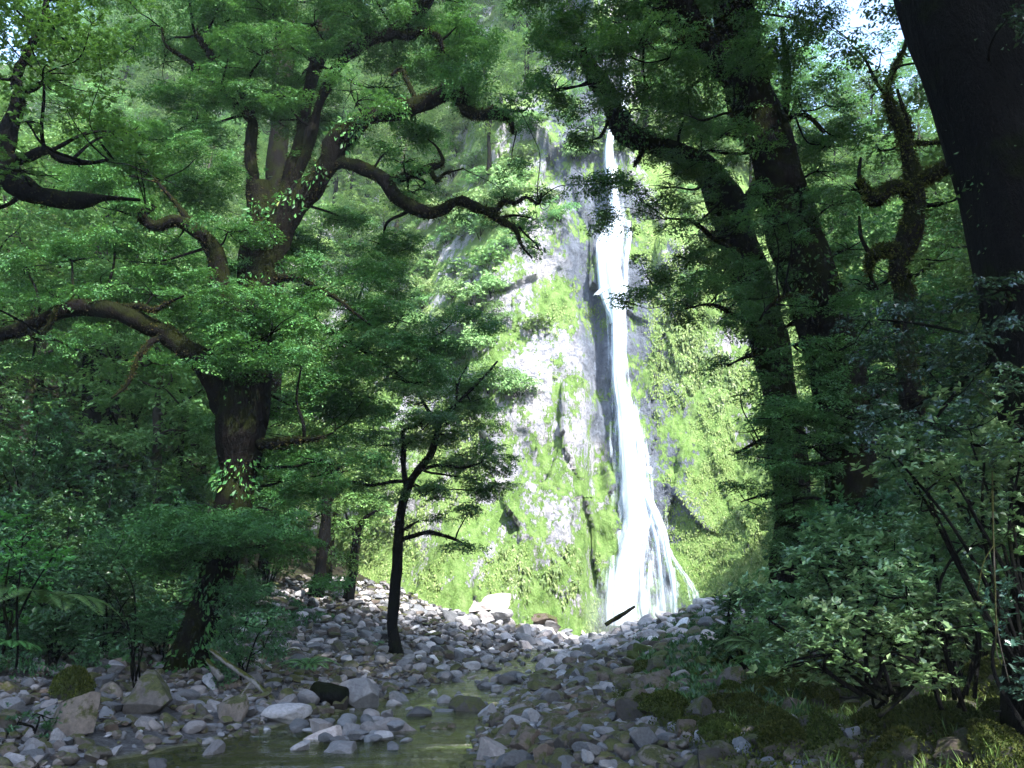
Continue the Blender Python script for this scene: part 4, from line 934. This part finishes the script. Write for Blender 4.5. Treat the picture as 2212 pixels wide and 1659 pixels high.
print('slope trees', n_)
# unseen canopy trees added to shade the foreground, above and behind the frame
shade_protos = [gen_tree(980+i, 18, 'beech', 'bark_moss', leaf=.2, spray=.8, lo=.72, npads=30, rad=6.5, dens=.9, tr=.4) for i in range(2)]
for k, (x, y) in enumerate([(4, -6), (9, 1.5), (13, 7), (3, -1), (10.5, 11), (16, 15)]):
    g = plant(shade_protos[k % 2], x, y, float(hgt(x, y))+(1.5 if y > 8 else 0), rg.uniform(.98, 1.12), rg.uniform(0, 6.28), 'unseen canopy beech added for shade '+['behind the viewer', 'beside the viewer on the right', 'right of the frame near the black trunk', 'straight above the viewer', 'right of the leafy thicket', 'farthest out on the right slope'][k], 'added shade canopy')
# ------------------------------------------------------------------ shrubs, ferns, grass
def bush(name, label, cat, base, pads, Yd, leafm, seed, leaf=.05, spray=.2, per=22, dens=.9, kind='whorl', aspect=.5, group=None, jit=.25, stems=True, barkm='bark_dark', flat=1., depth=.8):
    rg = np.random.default_rng(seed); b0 = ghit(*base[:2]) if len(base) == 2 else P(*base)
    root = empty(name, b0); tag(root, label, cat, group)
    pd = pxpad(pads, Yd, jit, rg, depth); sub = []
    for q in pd:
        for j in range(4):
            u = rg.normal(0, .5, 3); s_ = rg.uniform(.5, .75); sub.append((q[0]+u[0]*q[3], q[1]+u[1]*q[4], q[2]+u[2]*q[5], q[3]*s_, q[4]*s_, q[5]*s_))
    t = Tubes()
    for q in pd:
        c = np.array(q[:3]); s_ = b0+rg.normal(0, .06, 3); m_ = (s_+c)/2+rg.normal(0, .1, 3)+np.array([0, 0, .1])
        t.add([tuple(s_)+(.018,), tuple(m_)+(.014,), tuple(c)+(.008,)], seg=6, sub=7, rough=.1, wob=.06)
        for k in range(4):
            e = c+rg.normal(0, .5, 3)*np.array(q[3:6]); t.add([tuple(c)+(.008,), tuple((c+e)/2+rg.normal(0, .03, 3))+(.006,), tuple(e)+(.003,)], seg=4, sub=4, rough=0)
    for nm, me in (('stems', t.mesh('stems', M[barkm])), ('foliage', leaves_mesh('foliage', sub, M[leafm], leaf, spray, per, dens, kind, aspect, seed, flat=flat))):
        o = link(nm, me); o.parent = root; o.matrix_parent_inverse = Matrix.Translation(-Vector(b0))
    return root
K = dict(leaf=.048, spray=.19, aspect=.55, dens=1.5)
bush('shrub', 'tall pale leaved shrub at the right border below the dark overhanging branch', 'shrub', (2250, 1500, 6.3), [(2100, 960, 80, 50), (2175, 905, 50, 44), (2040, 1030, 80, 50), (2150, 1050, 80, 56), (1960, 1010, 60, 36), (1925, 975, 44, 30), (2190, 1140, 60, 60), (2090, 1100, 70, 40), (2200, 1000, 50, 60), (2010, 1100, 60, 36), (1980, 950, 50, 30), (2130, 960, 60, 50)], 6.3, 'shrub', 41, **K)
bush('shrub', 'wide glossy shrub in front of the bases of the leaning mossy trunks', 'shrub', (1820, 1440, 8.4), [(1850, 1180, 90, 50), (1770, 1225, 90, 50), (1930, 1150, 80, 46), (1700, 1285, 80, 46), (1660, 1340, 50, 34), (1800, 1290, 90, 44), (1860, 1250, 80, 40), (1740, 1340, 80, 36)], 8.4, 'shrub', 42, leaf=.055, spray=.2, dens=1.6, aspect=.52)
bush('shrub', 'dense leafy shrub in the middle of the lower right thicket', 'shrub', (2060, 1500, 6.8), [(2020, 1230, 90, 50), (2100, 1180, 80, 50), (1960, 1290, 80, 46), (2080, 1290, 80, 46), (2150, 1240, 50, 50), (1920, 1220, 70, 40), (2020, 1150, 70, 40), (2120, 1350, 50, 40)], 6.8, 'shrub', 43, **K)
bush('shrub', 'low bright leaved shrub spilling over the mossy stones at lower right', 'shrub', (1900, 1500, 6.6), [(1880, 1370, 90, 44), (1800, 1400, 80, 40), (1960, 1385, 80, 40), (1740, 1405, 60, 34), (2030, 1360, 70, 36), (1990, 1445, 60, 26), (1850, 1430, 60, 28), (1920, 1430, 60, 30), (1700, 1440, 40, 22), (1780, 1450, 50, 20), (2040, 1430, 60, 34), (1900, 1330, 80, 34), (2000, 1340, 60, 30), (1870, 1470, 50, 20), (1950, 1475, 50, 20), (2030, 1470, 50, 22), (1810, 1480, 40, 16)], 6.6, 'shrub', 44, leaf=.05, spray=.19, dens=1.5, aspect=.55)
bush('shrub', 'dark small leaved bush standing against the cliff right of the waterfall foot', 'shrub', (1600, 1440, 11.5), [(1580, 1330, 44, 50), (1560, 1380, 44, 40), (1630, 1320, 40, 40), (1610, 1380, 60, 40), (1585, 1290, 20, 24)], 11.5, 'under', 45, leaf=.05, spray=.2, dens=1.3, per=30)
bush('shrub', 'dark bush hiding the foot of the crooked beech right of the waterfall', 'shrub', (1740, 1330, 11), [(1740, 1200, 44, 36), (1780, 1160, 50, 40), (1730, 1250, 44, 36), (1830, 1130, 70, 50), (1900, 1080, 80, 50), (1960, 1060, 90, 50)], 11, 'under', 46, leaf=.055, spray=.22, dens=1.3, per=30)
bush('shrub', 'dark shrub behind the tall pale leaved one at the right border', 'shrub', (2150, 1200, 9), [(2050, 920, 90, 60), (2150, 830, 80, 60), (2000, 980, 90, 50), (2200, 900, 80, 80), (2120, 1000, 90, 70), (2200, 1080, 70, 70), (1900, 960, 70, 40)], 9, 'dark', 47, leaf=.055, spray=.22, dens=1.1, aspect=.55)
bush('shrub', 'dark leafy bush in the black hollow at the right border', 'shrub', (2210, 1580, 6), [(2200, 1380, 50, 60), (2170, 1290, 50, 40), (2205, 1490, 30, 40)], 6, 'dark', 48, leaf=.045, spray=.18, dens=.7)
bush('shrub', 'drooping fine leaved bush right of the big twisted trunk foot', 'shrub', (520, 1475), [(530, 1350, 60, 50), (500, 1300, 56, 40), (570, 1400, 44, 46), (520, 1420, 50, 40), (480, 1360, 40, 50), (580, 1340, 40, 36)], 17, 'under', 49, leaf=.06, spray=.28, per=36, dens=1.3, kind='fan', jit=.5)
bush('shrub', 'bright leaved bush at the left border above the fern', 'shrub', (10, 1420, 11), [(30, 1190, 60, 36), (20, 1250, 60, 36), (60, 1150, 40, 30), (10, 1330, 40, 26), (110, 1210, 40, 26)], 11, 'bright', 50, leaf=.06, spray=.22, dens=.9)
bush('shrub', 'small leaved bush in the dark undergrowth left of the mossy trunk foot', 'shrub', (290, 1470, 15), [(250, 1200, 60, 40), (210, 1240, 60, 40), (280, 1330, 60, 40), (300, 1390, 50, 36), (230, 1300, 60, 40), (200, 1380, 60, 40)], 15, 'under', 51, leaf=.07, spray=.26, dens=1.1)
bush('shrub', 'low mossy bush hanging over the stones in the lower left corner', 'shrub', (60, 1620, 11.5), [(40, 1560, 50, 26), (90, 1545, 34, 20), (20, 1610, 40, 26)], 11.5, 'under', 52, leaf=.05, spray=.2, dens=.8)

def gen_shrub(seed, H, rad, leafm, leaf, spray, kind, per=24, dens=1., n=9):
    rg = np.random.default_rng(seed); pd = []; t = Tubes()
    for k in range(n):
        a = k*2.4; rr = rad*rg.uniform(.1, .8); p_ = rad*rg.uniform(.35, .55); z = H*rg.uniform(.3, 1)*(1-.3*rr/rad)
        pd.append((rr*math.cos(a), rr*math.sin(a), z, p_, p_, p_*.6)); c = pd[-1]
        t.add([(rg.normal(0, .05), rg.normal(0, .05), -.1, .03), (c[0]*.4, c[1]*.4, z*.6, .022), (c[0], c[1], z, .01)], seg=5, sub=5, rough=0, wob=.08)
    return t.mesh('stems', M['bark_dark']), leaves_mesh('foliage', pd, M[leafm], leaf, spray, per, dens, kind, .5, seed)
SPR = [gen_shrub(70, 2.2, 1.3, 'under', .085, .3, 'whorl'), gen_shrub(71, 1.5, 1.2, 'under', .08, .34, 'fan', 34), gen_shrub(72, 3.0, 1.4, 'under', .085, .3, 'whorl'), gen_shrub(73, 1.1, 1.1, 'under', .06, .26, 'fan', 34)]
cs = [gen_shrub(74, 1.8, 1.5, 'cliffplant', .16, .5, 'fan', 26, .9), gen_shrub(75, 1.2, 1.2, 'cliffplant', .2, .5, 'whorl', 20, .9), gen_shrub(76, 2.2, 1.4, 'beech_lit', .14, .5, 'fan', 30, .9)]
def place(proto, x, y, z, s, name, label, group, cat='shrub', rot=None, sz=1.):
    r = empty(name, (x, y, z)); r.scale = (s, s, s*sz); r.rotation_euler = rot or (0, 0, rg.uniform(0, 6.28)); tag(r, label, cat, group)
    for nm, me in zip(('stems', 'foliage'), proto): o = link(nm, me); o.parent = r
    return r
rg = np.random.default_rng(99); sh = []
def inview(x, y, z, m_=120):
    a, b_, d = proj(np.array([x, y, z])); return d > 0 and -m_ < a < 2212+m_ and -m_ < b_ < 1659+m_
for k in range(1500):
    if k % 5 < 3: y = rg.uniform(12.5, 30); x = float(np.interp(y, YS, LS))-rg.uniform(4.6, 15); L_ = True
    else: y = rg.uniform(9, 30); x = float(np.interp(y, YS, RS))+rg.uniform(5.4, 15); L_ = False
    z = float(hgt(x, y))
    if not inview(x, y, z+1) or (L_ and y > 20 and x > -7.5): continue
    a, b_, _ = proj(np.array([x, y, z]))
    if L_ and 330 < a < 470 and y < 19: continue
    if not L_ and a < 1760 and y > 12: continue
    if any((x-q[0])**2+(y-q[1])**2 < 1.15**2 for q in sh): continue
    if len(sh) > 150: break
    sh.append((x, y)); i = int(rg.integers(4))
    place(SPR[i], x, y, z-.1, rg.uniform(.7, 1.25), 'shrub', 'dark leafy shrub of the undergrowth on the left slope' if L_ else 'dark leafy shrub of the undergrowth on the right slope', 'undergrowth shrubs on the left slope' if L_ else 'undergrowth shrubs on the right slope')
# plants clinging to the cliff
cb = []
for k in range(1600):
    a = rg.uniform(880, 1700); b_ = rg.uniform(250, 1330)
    left = a < 1250-(b_-300)*.2
    if left and a > 1180-(b_-250)*.30 and rg.random() < .9: continue
    if not left and (a < 1480 or b_ > 600 or rg.random() < .6) and not (b_ < 330): continue
    if left and b_ > 850 and a > 880: continue
    Yc = 46.
    for it in range(4):
        c = P(a, b_, Yc); Yc = float(ywall(np.array([c[0]]), np.array([c[2]]))[0])
    c = P(a, b_, Yc)
    if any((c[0]-q[0])**2+(c[2]-q[1])**2 < 1.0 for q in cb): continue
    if len(cb) > 170: break
    cb.append((c[0], c[2])); i = int(rg.integers(3))
    place(cs[i], c[0], c[1]+.15, c[2]-.4, rg.uniform(.5, .95)*(1 if left or b_ < 330 else .65), 'cliff_bush', 'light green bush clinging to the cliff left of the waterfall' if left else 'light green bush clinging to the cliff right of the waterfall', 'bushes on the cliff left of the waterfall' if left else 'bushes on the cliff right of the waterfall', rot=(rg.uniform(.25, .6), 0, rg.uniform(-.4, .4)))
# mosses and hanging ferns covering the cliff
def cliff_cover(name, label, n, L, Wd, seed, thr, m_):
    rg = np.random.default_rng(seed); x = rg.uniform(-9, 16, n); z = rg.uniform(-.5, 32, n)
    k = vn(x*.45, z*.28, x*0+seed)+.6*vn(x*1.6, z*.9, x*0+seed)+.4*vn(x*4, z*2, x*0)+np.where(x > 8, .35, 0)+np.where(z < 7, .35, 0)-np.where((x > -4) & (x < 5) & (z > 5), .45, 0)
    band = np.abs(x-(6.4+.07*(8-z)*(z < 8))) < 1.0+.8*rg.random(n)+.12*np.clip(9-z, 0, 9)
    q = (k > thr) & ~band; x, z = x[q], z[q]
    y = ywall(x, z)-.02; n = len(x)
    d = unit(np.stack([rg.normal(0, .35, n), -np.abs(rg.normal(.3, .2, n)), rg.normal(-.9, .4, n)], 1)); l = L*rg.uniform(.4, 1.4, n)
    v = leaf_quads(np.stack([x, y, z], 1), d, unit(np.stack([rg.normal(0, .4, n), -np.ones(n), rg.normal(.5, .3, n)], 1)), l, l*Wd, .3).reshape(-1, 3)
    tag(link(name, mk(name, v, np.arange(n*4).reshape(n, 4), M[m_], rg.random(n), smooth=False)), label, 'moss', None, 'stuff')
cliff_cover('hanging_moss', 'yellow green moss hanging on the cliff around the waterfall', 230000, .12, .55, 31, .50, 'cliffmoss')
cliff_cover('hanging_ferns', 'darker green fern clumps hanging on the cliff', 60000, .30, .35, 36, .85, 'cliffplant')
# ferns
def gen_fern(seed, n=11, L=.8):
    rg = np.random.default_rng(seed); V = []; T = Tubes()
    for k in range(n):
        a = k/n*6.28+rg.normal(0, .2); le = L*rg.uniform(.75, 1.15); t = np.linspace(0, 1, 26)
        r = le*t*.95; z = le*(.75*t-.75*t**2.2)
        c = np.stack([r*math.cos(a), r*math.sin(a), z], 1); d = unit(np.gradient(c, axis=0)); side = np.array([-math.sin(a), math.cos(a), 0])
        T.add([tuple(c[i])+(.006*(1-i/30),) for i in (0, 8, 16, 25)], seg=4, sub=4, rough=0)
        pl = le*.30*np.sin(np.pi*np.clip(t*.93+.07, 0, 1))**.8
        for s_ in (-1, 1):
            for h_ in (0., .5):
                pos = c+d*le*.02*h_*2; dv = unit(side*s_+d*.35+np.array([0, 0, -.15]))
                V.append(leaf_quads(pos[2:], dv[2:], unit(np.cross(dv, d)*s_)[2:], pl[2:], np.full(24, le*.019), .1).reshape(-1, 3))
    V = np.concatenate(V); m_ = len(V)//4
    return T.mesh('stalks', M['bark_dark']), mk('fronds', V, np.arange(m_*4).reshape(m_, 4), M['fern'], rg.random(m_), smooth=False)
fp = [gen_fern(1), gen_fern(2, 9, 1.0)]
def fern(px, py, Yf, s, label, i=0):
    c = P(px, py, Yf); r = empty('fern', c); r.scale = (s, s, s); r.rotation_euler = (.15, 0, rg.uniform(0, 6)); tag(r, label, 'fern')
    for nm, me in zip(('stalks', 'fronds'), fp[i]): o = link(nm, me); o.parent = r
fern(90, 1310, 11.5, 1.0, 'big bright fern in the dark undergrowth near the left border', 1)
fern(20, 1400, 11, .55, 'small yellow green fern at the left border below the big fern')
fern(1640, 1400, 10, .62, 'light fern at the foot of the dark bush right of the waterfall')
fern(1690, 1385, 9.6, .6, 'fern beside the low bright leaved shrub at lower right', 1)
fern(1660, 1440, 9.2, .45, 'low fern on the mossy bank below the two light ferns')
fern(665, 1440, 20, .8, 'dark fern on the left scree beside the drooping bush')
fern(880, 1440, 24.5, .6, 'small green fern growing at the foot of the slender crooked beech', 1)
fern(800, 1395, 26, .6, 'small fern on the stones left of the slender crooked beech')
fern(420, 1500, 17.5, .6, 'dark fern hanging at the foot of the twisted mossy trunk', 1)
# grass and moss on the right bank
def scatter(name, label, n, reg, L, Wd, m_, seed, up=1., tuft=0, cat='grass', lift=True):
    rg = np.random.default_rng(seed)
    k = n//max(1, tuft) if tuft else n
    y = rg.uniform(reg[0], reg[1], k); x = np.interp(y, YS, RS if reg[4] == 'R' else LS)+(1 if reg[4] == 'R' else -1)*rg.uniform(reg[2], reg[3], k)
    keepn = vn(x*1.3, y*1.3, x*0+4) > reg[5]; x, y = x[keepn], y[keepn]
    if tuft: x = np.repeat(x, tuft)+rg.normal(0, .05, len(x)*tuft); y = np.repeat(y, tuft)+rg.normal(0, .05, len(y)*tuft)
    z = hgt(x, y)+(rg.uniform(0, .13, len(x)) if lift else 0); n = len(x); d = rg.normal(0, .55, (n, 3)); d[:, 2] = up; d = unit(d)
    l = L*rg.uniform(.4, 1.3, n)
    v = leaf_quads(np.stack([x, y, z], 1), d, unit(np.cross(d, rg.normal(0, 1, (n, 3)))), l, l*Wd, .25).reshape(-1, 3)
    o = link(name, mk(name, v, np.arange(n*4).reshape(n, 4), M[m_], rg.random(n), smooth=False)); tag(o, label, cat, None, 'stuff')
scatter('grass', 'grass tufts between the mossy stones on the right bank', 7000, (5.5, 13, 2.4, 7.5, 'R', .0), .15, .07, 'grass', 1, 1.3, 30)
scatter('weeds', 'low green weeds along the crest of the right bank', 60000, (10, 37, 2.4, 8, 'R', -.1), .13, .35, 'under', 2, .8, 14, 'weeds')
scatter('moss', 'moss covering the ground of the right bank', 150000, (5.2, 20, 1.9, 9, 'R', -.5), .035, .5, 'mossgreen', 3, .7, 0, 'moss')
scatter('leafy_herbs', 'low herbs covering the foot of the left slope', 40000, (12, 30, 5.0, 9, 'L', -.4), .09, .5, 'under', 4, .7, 10, 'herbs')
# hanging roots
for i, (l_, pts_) in enumerate([
 ('longest pale root hanging at the right border over the black hollow', [(2140, 1020, 5.6, 4), (2142, 1150, 5.6, 4), (2146, 1260, 5.6, 4), (2150, 1340, 5.6, 3), (2160, 1400, 5.6, 3), (2178, 1475, 5.6, 2)]),
 ('thin pale root beside the longest one, ending lower left', [(2138, 1060, 5.62, 3), (2143, 1200, 5.62, 3), (2148, 1320, 5.62, 3), (2150, 1400, 5.62, 3), (2162, 1440, 5.62, 2)]),
 ('curved hair thin root branching off to the left', [(2142, 1180, 5.6, 2), (2120, 1220, 5.6, 2), (2108, 1290, 5.6, 1.5)])]):
    log('hanging_root', l_, pts_, 'bark_pale', 'root', seg=6, rough=.05)

# ------------------------------------------------------------------ labels that single each repeat out
ORD = ['', 'second ', 'third ', 'fourth ', 'fifth ', 'sixth ', 'seventh ', 'eighth ', 'ninth ', 'tenth ', 'eleventh ', 'twelfth ', 'thirteenth ', 'fourteenth ', 'fifteenth ', 'sixteenth ', 'seventeenth ', 'eighteenth ', 'nineteenth ', 'twentieth ']
def relabel(groups, base, marks, up=0.):
    bpy.context.view_layer.update()
    cells = {}
    for o in list(COL.objects):
        if o.parent or o.get('group') not in groups: continue
        a, b_, d = proj(np.array(o.location)+np.array([0, 0, up]))
        k = min(range(len(marks)), key=lambda i: (a-marks[i][1])**2+(b_-marks[i][2])**2)
        dx, dy = a-marks[k][1], b_-marks[k][2]
        if abs(dx) > abs(dy): r = 'right of' if dx > 0 else 'left of'
        else: r = 'below' if dy > 0 else 'above'
        key = (base[o['group']] if isinstance(base, dict) else base, r, marks[k][0]); cells.setdefault(key, []).append((dx*dx+dy*dy, o))
    for (bs, r, m_), l in cells.items():
        l.sort(key=lambda q: q[0])
        for i, (_, o) in enumerate(l): o['label'] = f"{bs}, {(ORD+[f'{q}th ' for q in range(21, 60)])[i]}nearest {r} the {m_}"
STM = [('big brown angular boulder', 308, 1500), ('dark mossy round boulder', 150, 1480), ('pinkish brown boulder', 150, 1550), ('smooth upright grey block', 784, 1505), ('flat pale slab', 612, 1545), ('brown midstream boulder', 1010, 1530),
 ('low rounded islet boulder', 845, 1580), ('cracked islet boulder', 700, 1600), ('boulder below the islet', 735, 1630), ('long brown stone', 1066, 1620), ('pale wide stone in the narrows', 1112, 1465), ('dark rough boulder on the crest', 1420, 1475),
 ('brown rough boulder', 1370, 1534), ('tall narrow grey stone', 1392, 1610), ('boulder under the roots', 1838, 1470), ('pale lichened boulder', 1905, 1485), ('left lichened stone', 1735, 1470), ('domed mossy boulder', 2025, 1570), ('mossy corner boulder', 2160, 1613),
 ('mossy hump', 1900, 1572), ('long mossy boulder', 1700, 1610), ('mossy stone below the lichened pair', 1620, 1533), ('lower left corner', 0, 1650), ('bottom centre edge', 1106, 1659), ('bottom edge of the right gravel', 1520, 1659), ('foot of the crooked slender beech', 850, 1405)]
relabel({g for _, g in LAB.values()}|{'pale stones at the far end'}, {**{g: ' '.join(l.split()[:3]) for l, g in LAB.values()}, 'grey stones of the near left bank': 'grey bank stone', 'grey stones of the near right bank': 'grey bank stone', 'grey stones in the stream': 'grey stone in the water', 'dark wet stones in the stream': 'dark wet stone', 'pale stones at the far end': 'pale far stone', 'mossy stones of the right bank': 'moss covered stone'}, STM)
TM = [('top of the waterfall', 1345, 200), ('fork of the twisted beech', 620, 430), ('long left limb', 230, 670), ('bright broadleaf crown', 140, 130), ('crooked slender beech', 950, 950), ('gap of sky', 1820, 50), ('small twisted mossy tree', 1950, 450), ('fork of the leaning trunk', 1600, 200), ('enormous black trunk', 2150, 400),
 ('stout trunk at the top', 620, 60), ('upper left limb', 860, 60), ('tip of the upper limb', 1090, 250), ('tip of the lower limb', 1120, 480), ('brown rock face', 1100, 370), ('lowest crooked limb', 660, 950), ('straight bare trunk', 215, 540), ('left border at mid height', 0, 830), ('right border at mid height', 2212, 830), ('foot of the leaning trunks', 1780, 1080), ('right edge of the mossy cliff', 1600, 900)]
relabel({'beeches on the cliff', 'beeches on the left slope', 'beeches on the right slope'}, {'beeches on the cliff': 'sunlit green cliff beech', 'beeches on the left slope': 'green slope beech', 'beeches on the right slope': 'green slope beech'}, TM, 5)
SM = [('big bright fern', 90, 1290), ('foot of the mossy trunk', 400, 1420), ('trunk below the left limb', 500, 900), ('left border', 0, 1100), ('drooping fine leaved bush', 530, 1360), ('low foliage fan', 460, 1170), ('right border', 2212, 1200), ('foot of the leaning trunks', 1800, 1150), ('tall pale leaved shrub', 2080, 1000), ('wide glossy shrub', 1780, 1260), ('black hollow', 2120, 1450)]
relabel({'undergrowth shrubs on the left slope', 'undergrowth shrubs on the right slope'}, 'dark undergrowth shrub', SM, 1)
CM = [('top of the waterfall', 1345, 250), ('widening of the upper waterfall', 1320, 560), ('waterfall foot', 1360, 1300), ('brown rock face', 1100, 370), ('tip of the lower limb', 1120, 500), ('crown of the slender beech', 960, 950), ('white slab', 1058, 1300), ('crooked mossy beech', 1640, 700), ('bare pale buttress', 1120, 980), ('small bush at the bank', 1600, 1300), ('middle of the waterfall', 1340, 850)]
relabel({'bushes on the cliff left of the waterfall', 'bushes on the cliff right of the waterfall'}, 'light green cliff bush', CM)

# ------------------------------------------------------------------ damp air of the gorge
def airbox(name, lo, hi, dens, col=(.85, .93, 1.)):
    x0, y0, z0 = lo; x1, y1, z1 = hi
    V = np.array([(x, y, z) for z in (z0, z1) for y in (y0, y1) for x in (x0, x1)])
    Fc = np.array([(0, 2, 3, 1), (4, 5, 7, 6), (0, 1, 5, 4), (2, 6, 7, 3), (0, 4, 6, 2), (1, 3, 7, 5)])
    m, nt, out = mat(name); v = nt.nodes.new('ShaderNodeVolumePrincipled'); v.inputs['Density'].default_value = dens; v.inputs['Color'].default_value = col+(1,); v.inputs['Anisotropy'].default_value = .2
    nt.links.new(v.outputs[0], out.inputs['Volume']); o = link(name, mk(name, V, Fc, m, smooth=False)); o['kind'] = 'stuff'; return o
airbox('haze', (-175, -135, -8), (175, 215, 95), .0005)
SC.cycles.volume_bounces = 1

V, Fc = ICO[5]; c = P(1372, 1350, 44.6); V = V*np.array([2.6, 1.0, 2.4])*(1+.15*fbm(V[:, 0]*2, V[:, 1]*2, V[:, 2]*2, 3))[:, None]+c+np.array([0, 0, .3])
m, nt, out = mat('mist'); v = nt.nodes.new('ShaderNodeVolumePrincipled'); v.inputs['Density'].default_value = .10; v.inputs['Color'].default_value = (.9, .95, 1, 1); nt.links.new(v.outputs[0], out.inputs['Volume'])
tag(link('mist', mk('mist', V, Fc, m)), 'fine spray drifting at the foot of the waterfall', 'mist', None, 'stuff')
